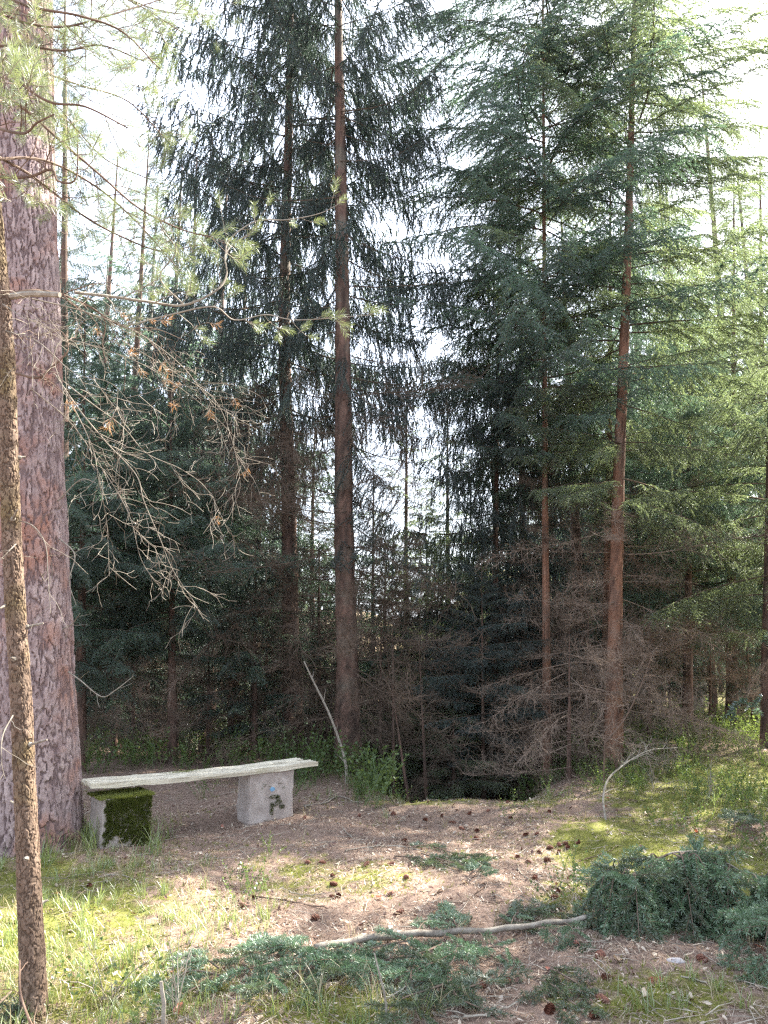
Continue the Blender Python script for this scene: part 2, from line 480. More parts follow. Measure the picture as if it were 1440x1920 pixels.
def sample(n, yr, dens=None, nearbias=1.6, xpad=0.4):
    """points on the ground inside the wedge the camera looks at"""
    u = rs.random(n)
    y0, y1 = yr
    y = (y0 ** (2 - nearbias) + u * (y1 ** (2 - nearbias) - y0 ** (2 - nearbias))) ** (1 / (2 - nearbias)) if nearbias != 2 else y0 * (y1 / y0) ** u
    x = (rs.random(n) * 2 - 1) * (0.50 * y + xpad)
    if dens is not None:
        k = rs.random(n) < dens(x, y)
        x, y = x[k], y[k]
    return x, y

def frames(n, tilt):
    """random rotation matrices: random yaw, tilt away from flat"""
    a = rs.random(n) * 2 * math.pi; b = rs.normal(0, tilt, n); c = rs.normal(0, tilt, n)
    ca, sa, cb, sb, cc, s_c = np.cos(a), np.sin(a), np.cos(b), np.sin(b), np.cos(c), np.sin(c)
    Z = np.zeros(n); O = np.ones(n)
    Rz = np.stack([ca, -sa, Z, sa, ca, Z, Z, Z, O], -1).reshape(-1, 3, 3)
    Ry = np.stack([cb, Z, sb, Z, O, Z, -sb, Z, cb], -1).reshape(-1, 3, 3)
    Rx = np.stack([O, Z, Z, Z, cc, -s_c, Z, s_c, cc], -1).reshape(-1, 3, 3)
    return Rz @ Ry @ Rx

def replicate(V, Fc, pos, rot, sc3):
    n = len(pos)
    P = np.einsum('nij,nvj->nvi', rot, V[None] * sc3[:, None, :]) + pos[:, None, :]
    Fo = [(f[None] + (np.arange(n) * len(V))[:, None, None]).reshape(-1, f.shape[1]) for f in (Fc if isinstance(Fc, list) else [Fc])]
    return P.reshape(-1, 3), Fo

LEAF_V = np.array([[-.5, 0, 0], [-.15, .28, .10], [.25, .22, .04], [.5, 0, .12], [.22, -.24, .10], [-.18, -.27, .02], [0, 0, -.03]])
LEAF_F = np.array([[0, 6, 1], [1, 6, 2], [2, 6, 3], [3, 6, 4], [4, 6, 5], [5, 6, 0]])
NEED_V = np.array([[-.5, -.5, 0], [.5, 0, .3], [-.5, .5, 0]]); NEED_F = np.array([[0, 1, 2]])

def litter_d(x, y): return np.clip(.75 + 1.1 * vn1(x * 2.6 + 7, y * 2.6) + .8 * vn2(x * 7, y * 7 + 3), .08, 1) * (1 - 0.75 * blobs(x, y, GRASS) - 0.6 * blobs(x, y, [(1180, 1590, 150, 60, 1.0), (1330, 1640, 180, 80, 1.0)]))
def scatter(name, n, yr, dens, V, Fc, s0, s1, tilt, mat, label, aspect=(0.5, 1), lift=0.006, flatx=None):
    x, y = sample(n, yr, dens)
    m = len(x)
    s = s0 + (s1 - s0) * rs.random(m) ** 2
    s3 = np.stack([s, s * (aspect[0] + (aspect[1] - aspect[0]) * rs.random(m)), s], -1)
    if flatx: s3 = np.stack([s, np.full(m, flatx), s], -1)
    P, Fo = replicate(V, Fc, np.stack([x, y, H(x, y) + lift * (0.5 + rs.random(m))], -1), frames(m, tilt), s3)
    o = obj(name, mk_mesh(name, P, Fo, mat))
    tag(o, label, kind='stuff')
    return o
scatter('needle_litter', 130000, (2.9, 9.5), litter_d, NEED_V, NEED_F, .02, .055, .25, M['litter'], 'layer of brown fallen needles on the forest floor', flatx=0.004)
scatter('pale_needle_litter', 36000, (2.9, 9.5), litter_d, NEED_V, NEED_F, .02, .06, .25, M['litter_pale'], 'pale dry needles and grass bits strewn on the path', flatx=0.004)
scatter('leaf_litter', 8000, (2.9, 9.0), litter_d, LEAF_V, LEAF_F, .015, .045, .45, M['litter_pale'], 'pale bits of old leaves strewn over the path', aspect=(.5, 1), lift=.012)
scatter('brown_leaf_litter', 6500, (2.9, 11), litter_d, LEAF_V, LEAF_F, .015, .045, .5, M['litter_dark'], 'dark brown leaf scraps strewn over the forest floor', aspect=(.5, 1), lift=.010)

# moss: tiny upright stars
def star(nb, seed, hgt=1.0, spread=.6, wd=.16):
    r = np.random.default_rng(seed); V = []; Fc = []
    for i in range(nb):
        a = r.random() * 6.283; o = r.random() * .25; ln = hgt * (.5 + .5 * r.random()); sp = spread * (.3 + r.random())
        c, s = math.cos(a), math.sin(a)
        V += [[c * o - s * wd / 2, s * o + c * wd / 2, 0], [c * o + s * wd / 2, s * o - c * wd / 2, 0], [c * (o + sp), s * (o + sp), ln]]
        Fc.append([3 * i, 3 * i + 1, 3 * i + 2])
    return np.array(V), np.array(Fc)
mv, mf = star(6, 5)
def moss_d(x, y): return np.clip(moss_f(x, y) + 0.9 * vn2(x * 3.1, y * 3.1), 0, 1) ** 1.3
scatter('moss_carpet', 60000, (2.9, 9.8), moss_d, mv, mf, .012, .030, .2, M['moss'], 'low yellow green moss carpet beside the path', aspect=(.9, 1), lift=0)

def blade_tuft(nb, seed, hgt=.16, curve=.5, wd=.0045):
    r = np.random.default_rng(seed); V = []; Q = []; T = []; k = 0
    for i in range(nb):
        a = r.random() * 6.283; c, s = math.cos(a), math.sin(a); o = r.random() * .05; L = hgt * (.45 + .6 * r.random()); cv = curve * (.2 + r.random())
        b = r.random() * 6.283; ox, oy = o * math.cos(b), o * math.sin(b)
        for j, t_ in enumerate((0, .45, .8)):
            z = L * t_ * (1 - .25 * cv * t_); rr = L * cv * t_ ** 2 * .9; w_ = wd * (1 - .5 * t_)
            V += [[ox + c * rr - s * w_ / 2, oy + s * rr + c * w_ / 2, z], [ox + c * rr + s * w_ / 2, oy + s * rr - c * w_ / 2, z]]
        V.append([ox + c * L * cv * .9, oy + s * L * cv * .9, L * (1 - .25 * cv)])
        Q += [[k, k + 1, k + 3, k + 2], [k + 2, k + 3, k + 5, k + 4]]; T.append([k + 4, k + 5, k + 6]); k += 7
    return np.array(V), [np.array(Q), np.array(T)]
def cover(name, tufts, n, yr, dens, s0, s1, mat, label, tilt=.12):
    Vs = []; Fa = {3: [], 4: []}; off = 0
    for (V, Fc) in tufts:
        x, y = sample(n // len(tufts), yr, dens)
        m = len(x)
        if not m: continue
        s = s0 + (s1 - s0) * rs.random(m)
        P, Fo = replicate(V, Fc, np.stack([x, y, H(x, y) - .004], -1), frames(m, tilt), np.stack([s, s, s], -1))
        for f in Fo: Fa[f.shape[1]].append(f + off)
        Vs.append(P); off += len(P)
    Fs = [np.concatenate(Fa[k]) for k in (3, 4) if Fa[k]]
    o = obj(name, mk_mesh(name, np.concatenate(Vs), Fs, mat)); tag(o, label, kind='stuff'); return o
def grass_d(x, y): return np.clip(blobs(x, y, GRASS) + 0.7 * vn1(x * 3, y * 3) * (blobs(x, y, GRASS) > .1), 0, 1) ** 1.3
cover('grass', [blade_tuft(12, s, .13, .8) for s in range(4)], 4800, (2.9, 10), grass_d, .45, 1.15, M['grass'], 'thin green grass in the foreground and beside the path')
cover('dry_grass', [blade_tuft(7, s + 10, .15, 1.0, .004) for s in range(3)], 2400, (2.9, 10), lambda x, y: grass_d(x, y) * .8 + .04, .45, 1.2, M['grass_dry'], 'dry straw coloured grass blades among the green grass')

def berry_plant(seed, hgt=.22):
    r = np.random.default_rng(seed); V = []; T = []; Q = []; k = 0
    SV = []; SQ = []
    for st in range(7):
        a = r.random() * 6.283; p = np.array([r.normal(0, .035), r.normal(0, .035), 0.]); d = nrm(np.array([math.cos(a) * .45, math.sin(a) * .45, 1]))
        n = 9; L = hgt * (.6 + .6 * r.random()) / n; pts = [p]
        for j in range(n):
            d = nrm(d + r.normal(0, .13, 3) + np.array([0, 0, .05])); p = p + d * L; pts.append(p)
            for q in range(2 if j > 1 else 0):
                aa = r.random() * 6.283; ld = nrm(np.array([math.cos(aa), math.sin(aa), .8])); sd_ = nrm(np.cross(ld, r.normal(0, 1, 3)))
                ll = (.016 if hgt < .3 else .024) * (.7 + .6 * r.random()); w_ = ll * .33
                V += [p, p + ld * ll * .5 + sd_ * w_, p + ld * ll, p + ld * ll * .5 - sd_ * w_]; Q.append([k, k + 1, k + 2, k + 3]); k += 4
        pts = np.array(pts)
        for j in range(n):
            s_ = nrm(np.cross(pts[j + 1] - pts[j], [0.3, 1, 0.1])) * .0014
            V += [pts[j] - s_, pts[j] + s_, pts[j + 1] + s_, pts[j + 1] - s_]; Q.append([k, k + 1, k + 2, k + 3]); k += 4
    return np.array(V), [np.array(Q)]
cover('bilberry_shrubs', [berry_plant(s) for s in range(4)], 3000, (2.9, 13), lambda x, y: np.clip(blobs(x, y, BERRY) * 1.0 + .3 * vn2(x * 2, y * 2), 0, 1) ** 1.2, .6, 1.3, M['berry_leaf'], 'low bilberry shrubs with small bright green leaves', .1)
cover('bilberry_bush', [berry_plant(s + 20, .34) for s in range(3)], 900, (7.0, 9.8), lambda x, y: blobs(x, y, [(620, 1440, 80, 42, 1.0), (700, 1475, 60, 30, .9), (560, 1450, 50, 25, .7)]), .8, 1.7, M['berry_leaf'], 'tall bilberry bush with fresh green leaves between bench and path', .12)
cover('far_undergrowth', [berry_plant(s + 9, .3) for s in range(2)], 1500, (9.5, 26), lambda x, y: .8 + 0 * x, .8, 1.6, M['berry_leaf'], 'low green undergrowth beneath the spruces behind the clearing', .1)

# ------------------------------------------------------------------ branch and needle generators
def needles(P0, D, Ln, rng, length, width, spacing, fwd=.7, up=0.0, rhomb=False):
    """needle triangles along segments P0 + D*Ln"""
    cnt = np.maximum(1, (Ln / spacing + rng.random(len(Ln))).astype(int))
    idx = np.repeat(np.arange(len(Ln)), cnt)
    t = rng.random(len(idx))
    d = D[idx]
    base = P0[idx] + d * (Ln[idx] * t)[:, None]
    r = rng.normal(0, 1, (len(idx), 3)); r -= (r * d).sum(1, keepdims=True) * d; r = nrm(r)
    nd = nrm(d * fwd + r + np.array([0, 0, up]))
    l = length * (.7 + .5 * rng.random(len(idx)))[:, None]
    sd_ = nrm(np.cross(nd, rng.normal(0, 1, (len(idx), 3)))) * width * .5
    if rhomb:
        mid = base + nd * l * .45
        V = np.stack([base, mid + sd_, base + nd * l, mid - sd_], 1).reshape(-1, 3)
        return V, np.arange(len(V)).reshape(-1, 4)
    V = np.stack([base - sd_, base + sd_, base + nd * l], 1).reshape(-1, 3)
    return V, np.arange(len(V)).reshape(-1, 3)

def grow(rng, p, d, L, n, grav, wander):
    pts = [np.array(p, float)]; d = np.array(d, float)
    for i in range(n):
        d = nrm(d + np.array([0, 0, -grav]) + rng.normal(0, wander, 3))
        pts.append(pts[-1] + d * L / n)
    return np.array(pts)

def spruce_branch(seed, style, L=2.2, lod=1.0):
    """returns wood mesh builder and (V,F) of needles; axis along +X"""
    rng = np.random.default_rng(seed)
    mb = MB(); segP = []; segD = []; segL = []
    n = 12; t = np.linspace(0, 1, n + 1)
    if style == 'curtain': z = L * ((-.03 - .12 * rng.random()) * np.sin(t * 3.0) + (.14 * rng.random() - .06) * t ** 3)
    elif style == 'dead': z = L * (-.06 * t - .08 * t ** 2)
    elif style == 'tip': z = L * (.05 * t - .12 * t ** 2)
    else: z = L * (.06 * t - .16 * t ** 2 + .05 * t ** 4)
    main = np.stack([L * t, L * .05 * np.sin(t * 4 + rng.random() * 6), z], -1) + rng.normal(0, .012, (n + 1, 3)) * t[:, None]
    mb.tube(main, (.008 if style == 'dead' else .013) * (1 - t * .85), 4 if lod >= 1 else 3, cap=False)
    def interp(s):
        k = min(int(s * n), n - 1); f = s * n - k
        return main[k] * (1 - f) + main[k + 1] * f, nrm(main[k + 1] - main[k])
    nb = int(L / {'dead': .055, 'curtain': .050}.get(style, .062) * (lod if lod == 1 else lod * 1.4))
    start = {'curtain': .10, 'spray': .14, 'dead': .2, 'tip': .08}[style]
    for i in range(nb):
        s = start + (1 - start) * (i + rng.random()) / nb
        if style != 'dead' and rng.random() < .06: continue
        b, ax = interp(min(s, .999))
        side = nrm(np.cross(ax, [0, 0, 1])) * (1 if i % 2 else -1)
        prof = math.sin(math.pi * min(1, (.18 + .82 * s)) ** .8) ** .7 if s < .98 else .3
        if style == 'curtain':
            bl = (.18 + .50 * rng.random()) * (.45 + .75 * prof) * (.45 + 1.3 * max(0, math.sin(s * 17 + seed)) ** .6)
            d0 = nrm(ax * .5 + side * (.5 + .4 * rng.random()) + np.array([0, 0, -.25])); pts = grow(rng, b, d0, bl, 6, .62, .07)
        elif style == 'dead':
            bl = (.2 + .4 * rng.random()) * (.35 + .8 * prof)
            d0 = nrm(ax * .8 + side * .8 + rng.normal(0, .45, 3)); pts = grow(rng, b, d0, bl, 5, .14, .22)
        else:
            bl = (.24 + .40 * rng.random()) * (.30 + .95 * prof)
            d0 = nrm(ax * .75 + side * (.5 + .6 * rng.random()) + np.array([0, 0, .15 - .5 * rng.random()])); pts = grow(rng, b, d0, bl, 5, .24, .09)
        mb.tube(pts, np.linspace(.0032, .0014, len(pts)), 3, cap=False)
        dd = np.diff(pts, axis=0); ll = np.linalg.norm(dd, axis=1); dn = dd / ll[:, None]
        if style != 'dead':
            for k in range(len(dd)): segP.append(pts[k]); segD.append(dn[k]); segL.append(ll[k])
        nt_ = int(bl / {'dead': .04, 'curtain': .05}.get(style, .046) * (lod ** .5))
        for j in range(nt_):
            f = (j + .5) / nt_ * .96; k = min(int(f * len(dd)), len(dd) - 1)
            q = pts[k] + dd[k] * (f * len(dd) - k)
            s2 = nrm(np.cross(dn[k], [0.01, 0, 1.0]) if style != 'curtain' else rng.normal(0, 1, 3)) * (1 if j % 2 else -1)
            if style == 'curtain':
                tl = .06 + .14 * rng.random(); td = nrm(dn[k] * .9 + s2 * .8 + np.array([0, 0, -.6]))
            elif style == 'dead':
                tl = .04 + .15 * rng.random(); td = nrm(dn[k] * .7 + s2 * .8 + rng.normal(0, .4, 3)); 
                tp = grow(rng, q, td, tl, 3, .05, .25)
                mb.tube(tp, np.linspace(.0022, .0010, 4), 3, cap=False); continue
            else:
                tl = (.07 + .13 * rng.random()) * (1.15 - f * .7); td = nrm(dn[k] * .8 + s2 + np.array([0, 0, -.55 * rng.random()]))
            segP.append(q); segD.append(td); segL.append(tl)
    if style == 'dead': return mb, None
    segP = np.array(segP); segD = np.array(segD); segL = np.array(segL)
    if style == 'curtain':
        V, Fc = needles(segP, segD, segL, rng, .017 / lod ** .5, .0085 / lod ** .75, .0022 / lod ** .6, .8, -.1)
    else:
        V, Fc = needles(segP, segD, segL, rng, .018 / lod ** .5, .0064 / lod ** .75, .0022 / lod ** .6, .65, .2)
    return mb, (V, Fc)

LIB = {}
for style, cnt in (('curtain', 5), ('spray', 6), ('tip', 2), ('dead', 5)):
    LIB[style] = []
    for i in range(cnt):
        mb, nd = spruce_branch(100 + i * 7 + len(style), style)
        wm = {}
        wm['brown'] = mb.mesh('branch', M['spruce_twig'])
        LIB[style].append((wm['brown'], mk_mesh('needles', nd[0], nd[1], M['spruce_needle']) if nd else None))

TONE = {'dark': (.040, .062, .055, .28), 'green': (.060, .098, .074, .40), 'bright': (.104, .130, .074, .54),  # bright tone puts a sunlit look into needle colour and translucency
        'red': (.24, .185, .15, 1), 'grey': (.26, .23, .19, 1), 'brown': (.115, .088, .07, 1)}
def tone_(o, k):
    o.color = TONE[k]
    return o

def trunk_mesh(pts, rad, mat, nside=20, per=16, rough=.07, seed=0, stubs=0):
    pts = catmull(pts, per); m = len(pts)
    rad = np.interp(np.linspace(0, 1, m), np.linspace(0, 1, len(rad)), rad)
    d = nrm(np.gradient(pts, axis=0)); a = nrm(np.cross(d, [0, 1.0, 0.02])); b = np.cross(d, a)
    th = np.arange(nside) * 2 * math.pi / nside
    vn = VN(seed + 50)
    zz_ = np.repeat(pts[:, 2:3], nside, 1); tt_ = np.broadcast_to(np.abs(th - math.pi), (m, nside))
    nzz = vn(zz_ * 3.1 + 7, tt_ * 2.2 + seed) + 1.6 * vn(zz_ * 11 + 3, tt_ * 5 + seed)
    rr = rad[:, None] * (1 + rough * nzz)
    ring = pts[:, None] + rr[..., None] * (np.cos(th)[None, :, None] * a[:, None] + np.sin(th)[None, :, None] * b[:, None])
    i = np.arange(m - 1)[:, None] * nside; j = np.arange(nside)[None]; k = (j + 1) % nside
    f = np.stack([i + j, i + k, i + nside + k, i + nside + j], -1).reshape(-1, 4)
    V = ring.reshape(-1, 3); att = np.clip(.65 + .8 * nzz, 0, 1).ravel()
    return mk_mesh('trunk', V, f, mat, smooth=True, attr={'plate': att}), pts, rad

from mathutils import Quaternion
def put_branch(parent, kind, tone, p, az, pitch, scale, rng, roll=None, label=None, wood='brown', name='branch'):
    wm, nm = LIB[kind][rng.integers(len(LIB[kind]))]
    o = obj(name if kind != 'dead' else 'dead_branch', wm, parent)
    if kind == 'dead': tone_(o, wood)
    else: tone_(o, 'brown')
    rot = Matrix.Rotation(az, 4, 'Z') @ Matrix.Rotation(-pitch, 4, 'Y') @ Matrix.Rotation(roll if roll is not None else rng.normal(0, .12), 4, 'X')
    flip = 1 if rng.random() < .5 else -1
    o.matrix_local = Matrix.Translation(Vector(p)) @ rot @ Matrix.Diagonal((scale, scale * flip, scale, 1))
    if nm and tone:
        tone_(obj('needles', nm, o), tone)
    if label: o['label'] = label
    return o

def tree(name, label, px, Y, r0, top, live_z, style='spray', tone='green', maxlen=1.7, dead=(0.4, None), step=.34, per=4.3,
         mat='bark_spruce', group=None, seed=0, dead_wood='brown', dead_len=1.0, dead_per=3.2, prof=None, vis_top=None, pitch0=0.0, azf=None):
    """spruce: trunk through pixel track px at distance Y; live branches from height live_z up to top"""
    rng = np.random.default_rng(1000 + seed)
    P = [at(a, b, Y) for a, b in px]
    gz = float(H(P[0][0], Y))
    root_p = np.array([P[0][0], Y, gz])
    pts = [root_p + [0, 0, -.15]] + [p for p in P[1:] if p[2] > gz + .3]
    if top > pts[-1][2] + .5:
        d = nrm(pts[-1] - pts[0]); k = (top - pts[-1][2]) / max(d[2], .3)
        pts.append(pts[-1] + d * k * .5); pts.append(pts[-1] + d * k * .5)
    else:
        pts = [p for p in pts if p[2] < top - .2] + [pts[-1] * 0 + (pts[0] + (pts[-1] - pts[0]) * (top - pts[0][2]) / (pts[-1][2] - pts[0][2]))]
    pts = np.array(pts)
    hgt = top - gz
    e = empty(name, root_p, label, 'tree', group)
    loc = pts - root_p
    zs = (pts[:, 2] - gz) / hgt
    rad = r0 * np.clip(1 - zs, .03, 1) ** 1.0; rad[0] *= 1.3
    mesh, cp, cr = trunk_mesh(loc, rad, M[mat], seed=seed)
    # radius list above is per control point
    obj('trunk', mesh, e)
    def on(z):
        zz = z - gz
        return np.array([np.interp(zz, cp[:, 2], cp[:, 0]), np.interp(zz, cp[:, 2], cp[:, 1]), zz])
    z = gz + dead[0]; az = rng.random() * 6
    dtop = dead[1] if dead[1] is not None else live_z
    while z < dtop:
        for i in range(int(dead_per + rng.random())):
            az += 2.4 + rng.normal(0, .3)
            f = (z - gz) / hgt
            put_branch(e, 'dead', None, on(z + rng.normal(0, .08)), az, -.05 - .25 * rng.random(), dead_len * (.25 + .40 * rng.random()), rng, roll=rng.random() * 6, wood=dead_wood)
        z += .27 + .1 * rng.random()
    z = live_z
    vt = vis_top if vis_top is not None else (CAMZ + Y * .95 + .5)
    while z < top - .15:
        f = (z - gz) / hgt
        out = z > vt
        lenf = (min(1, .55 + (z - live_z) * .45) * min(1, (1 - f) * 1.9 + .06)) if prof is None else prof(z, f)
        for i in range(int(per * (.75 if out else 1) + rng.random())):
            az += 2.4 + rng.normal(0, .35)
            if azf and not azf(z, az): continue
            ln = maxlen * lenf * (.7 + .45 * rng.random())
            pit = pitch0 + (-.22 + .55 * f) + rng.normal(0, .12)
            put_branch(e, style if f < .93 else 'tip', tone, on(z + rng.normal(0, .07)), az, pit, max(.08, ln / 2.2), rng)
        z += step * (1.9 if out else 1) * (.8 + .4 * rng.random()) * (1 if f < .8 else .6)
    return e

# ---- the two tall dark spruces left of centre
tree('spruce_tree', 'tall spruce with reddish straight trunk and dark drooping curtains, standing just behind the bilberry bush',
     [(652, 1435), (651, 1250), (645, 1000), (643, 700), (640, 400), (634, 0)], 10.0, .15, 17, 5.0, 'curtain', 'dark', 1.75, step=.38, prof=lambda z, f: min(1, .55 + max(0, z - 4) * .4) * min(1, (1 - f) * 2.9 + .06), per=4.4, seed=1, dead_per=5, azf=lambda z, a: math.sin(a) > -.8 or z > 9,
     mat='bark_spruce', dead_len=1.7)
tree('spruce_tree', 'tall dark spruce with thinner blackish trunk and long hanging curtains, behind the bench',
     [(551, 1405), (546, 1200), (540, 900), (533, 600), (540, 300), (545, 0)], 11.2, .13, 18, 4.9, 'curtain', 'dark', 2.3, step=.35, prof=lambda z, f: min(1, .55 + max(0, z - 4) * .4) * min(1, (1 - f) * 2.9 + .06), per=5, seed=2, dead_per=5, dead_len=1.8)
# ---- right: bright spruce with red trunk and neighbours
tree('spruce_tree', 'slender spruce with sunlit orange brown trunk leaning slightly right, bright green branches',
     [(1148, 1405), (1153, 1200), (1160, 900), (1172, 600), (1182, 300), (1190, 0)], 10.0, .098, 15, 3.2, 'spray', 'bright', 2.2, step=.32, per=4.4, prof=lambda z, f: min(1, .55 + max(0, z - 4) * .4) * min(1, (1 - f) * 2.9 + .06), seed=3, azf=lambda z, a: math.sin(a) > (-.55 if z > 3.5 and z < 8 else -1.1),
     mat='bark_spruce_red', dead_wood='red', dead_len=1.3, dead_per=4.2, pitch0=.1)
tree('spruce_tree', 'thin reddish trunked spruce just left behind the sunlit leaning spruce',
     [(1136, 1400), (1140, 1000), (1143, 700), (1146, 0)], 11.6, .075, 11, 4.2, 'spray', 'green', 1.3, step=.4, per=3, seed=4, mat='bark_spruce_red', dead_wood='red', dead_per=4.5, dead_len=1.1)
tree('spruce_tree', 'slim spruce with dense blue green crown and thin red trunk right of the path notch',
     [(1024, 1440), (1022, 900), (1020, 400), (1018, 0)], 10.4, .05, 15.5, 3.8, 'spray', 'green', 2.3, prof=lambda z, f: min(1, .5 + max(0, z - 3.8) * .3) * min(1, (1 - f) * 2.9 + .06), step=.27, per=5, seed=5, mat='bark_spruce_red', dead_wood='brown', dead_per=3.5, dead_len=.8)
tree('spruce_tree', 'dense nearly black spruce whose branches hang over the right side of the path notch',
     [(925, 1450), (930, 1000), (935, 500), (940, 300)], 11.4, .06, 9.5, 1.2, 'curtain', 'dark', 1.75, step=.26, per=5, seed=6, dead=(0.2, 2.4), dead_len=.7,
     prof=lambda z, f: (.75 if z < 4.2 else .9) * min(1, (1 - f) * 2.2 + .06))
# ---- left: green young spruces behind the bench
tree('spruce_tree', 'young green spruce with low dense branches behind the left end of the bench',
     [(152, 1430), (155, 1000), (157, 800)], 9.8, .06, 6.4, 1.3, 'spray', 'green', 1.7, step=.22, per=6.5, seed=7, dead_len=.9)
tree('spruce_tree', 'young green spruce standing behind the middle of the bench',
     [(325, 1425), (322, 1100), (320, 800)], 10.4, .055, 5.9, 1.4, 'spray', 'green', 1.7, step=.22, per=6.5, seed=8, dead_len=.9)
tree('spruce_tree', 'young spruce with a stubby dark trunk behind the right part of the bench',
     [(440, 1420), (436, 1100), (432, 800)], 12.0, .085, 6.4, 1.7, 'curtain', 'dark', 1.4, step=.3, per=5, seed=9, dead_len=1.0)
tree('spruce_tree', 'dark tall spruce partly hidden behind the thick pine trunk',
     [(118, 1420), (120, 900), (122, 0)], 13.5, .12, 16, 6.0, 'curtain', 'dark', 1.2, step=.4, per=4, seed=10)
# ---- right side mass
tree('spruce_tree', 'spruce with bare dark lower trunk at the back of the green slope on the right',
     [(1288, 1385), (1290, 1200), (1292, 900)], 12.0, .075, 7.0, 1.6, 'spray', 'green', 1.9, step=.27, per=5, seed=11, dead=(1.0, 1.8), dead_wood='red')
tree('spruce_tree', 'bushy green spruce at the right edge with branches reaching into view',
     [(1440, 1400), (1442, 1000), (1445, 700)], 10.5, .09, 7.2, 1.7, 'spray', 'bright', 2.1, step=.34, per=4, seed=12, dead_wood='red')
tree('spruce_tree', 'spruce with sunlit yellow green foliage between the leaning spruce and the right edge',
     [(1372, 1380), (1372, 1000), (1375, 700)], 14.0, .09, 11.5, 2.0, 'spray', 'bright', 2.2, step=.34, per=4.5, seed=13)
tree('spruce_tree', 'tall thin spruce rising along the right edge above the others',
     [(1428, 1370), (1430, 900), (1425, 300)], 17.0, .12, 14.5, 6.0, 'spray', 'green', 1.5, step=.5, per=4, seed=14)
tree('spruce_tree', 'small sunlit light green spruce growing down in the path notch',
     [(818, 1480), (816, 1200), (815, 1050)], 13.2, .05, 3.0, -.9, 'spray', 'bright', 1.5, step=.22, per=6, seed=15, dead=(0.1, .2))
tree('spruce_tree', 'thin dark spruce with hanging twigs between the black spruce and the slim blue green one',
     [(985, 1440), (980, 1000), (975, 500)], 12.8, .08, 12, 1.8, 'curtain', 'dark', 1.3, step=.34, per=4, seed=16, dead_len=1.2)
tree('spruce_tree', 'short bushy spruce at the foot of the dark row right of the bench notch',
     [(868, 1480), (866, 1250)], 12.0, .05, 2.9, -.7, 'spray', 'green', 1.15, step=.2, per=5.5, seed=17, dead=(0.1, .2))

def extra(px_, py_, Y, root_obj, az, pitch, ln, kind, tone, seed):
    rng = np.random.default_rng(seed)
    p = at(px_, py_, Y) - np.array(root_obj.location)
    put_branch(root_obj, kind, tone, p, az, pitch, ln / 2.2, rng)
tA = bpy.data.objects['spruce_tree']; tB = bpy.data.objects['spruce_tree.001']
for i, (a, b, az, pi_, ln) in enumerate([(540, 800, -1.9, -.9, 1.3), (538, 850, -1.2, -1.0, 1.2), (545, 900, 3.6, -1.0, 1.1), (545, 780, 4.0, -.8, 1.3), (548, 960, -1.4, -1.0, 1.1), (542, 830, 3.2, -.9, 1.0), (546, 1000, 4.1, -.9, .9),
                                         (550, 1220, -1.2, -1.2, .9), (548, 720, -2.4, -.5, 1.2), (540, 690, 3.4, -.3, 1.3), (545, 1050, 3.3, -.8, .9)]):
    extra(a, b, 11.2, tB, az, pi_, ln, 'curtain', 'dark', i)
for i, (a, b, az, pi_, ln) in enumerate([(650, 720, -.5, -.5, 1.3), (650, 800, -.9, -.7, 1.5), (655, 880, -.7, -1.0, 1.3), (650, 960, -2.2, -1.0, .9), (645, 620, .2, -.4, 1.2), (648, 640, -1.5, -.9, 1.0), (655, 820, .1, -.7, 1.3), (655, 900, .4, -.5, 1.4), (655, 980, -.4, -.4, 1.4)]):
    extra(a, b, 10.0, tA, az, pi_, ln, 'curtain', 'dark', 40 + i)
tC = bpy.data.objects['spruce_tree.002']; tE = bpy.data.objects['spruce_tree.005']; tD = bpy.data.objects['spruce_tree.004']
for i, (a, b, az, pi_, ln) in enumerate([(1165, 720, 3.6, -.15, 1.5), (1160, 850, 3.5, -.05, 1.5), (1158, 900, 3.9, -.25, 1.3), (1160, 830, 4.2, -.3, 1.1), (1162, 830, -.5, -.2, 1.6), (1165, 760, -.3, -.35, 1.7),
                                         (1160, 930, -.7, -.4, 1.5), (1170, 690, -.9, -.2, 1.4), (1158, 960, -.2, -.4, 1.7), (1172, 620, .1, .1, 2.2), (1178, 480, .2, .15, 2.3), (1182, 330, .1, .25, 2.3), (1186, 200, .3, .3, 2.2),
                                         (1160, 900, .2, -.25, 1.9), (1185, 180, 3.4, .0, 1.4), (1180, 420, 3.8, -.1, 1.3), (1176, 560, 4.1, -.2, 1.2)]):
    extra(a, b, 10.0, tC, az, pi_, ln, 'spray', 'bright', 80 + i)
for i, (a, b, az, pi_, ln) in enumerate([(930, 560, 3.3, -.2, 1.2), (930, 620, 3.6, -.5, 1.4), (930, 700, 3.2, -.3, 1.1), (930, 980, 3.4, .0, 1.9), (930, 1000, 3.9, -.1, 1.7), (930, 1020, 4.2, -.3, 1.5), (930, 400, 3.2, .1, 1.6), (932, 330, 3.4, .25, 1.5)]):
    extra(a, b, 11.4, tE, az, pi_, ln, 'curtain', 'bright' if i in (3, 4, 5) else 'dark', 120 + i)  # three branches coloured with the bright tone to look sunlit
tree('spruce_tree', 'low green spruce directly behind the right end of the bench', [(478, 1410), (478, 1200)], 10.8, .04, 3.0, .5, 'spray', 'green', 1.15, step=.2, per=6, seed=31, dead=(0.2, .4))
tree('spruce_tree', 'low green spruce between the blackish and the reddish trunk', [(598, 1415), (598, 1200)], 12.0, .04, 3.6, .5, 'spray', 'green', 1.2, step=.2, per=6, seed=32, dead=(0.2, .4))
tree('spruce_tree', 'sunlit young spruce in the gap just left of the black spruce', [(800, 1480), (800, 1200)], 14.5, .06, 4.6, -1.6, 'spray', 'bright', 1.6, step=.22, per=6.5, seed=33, dead=(0.2, .4))
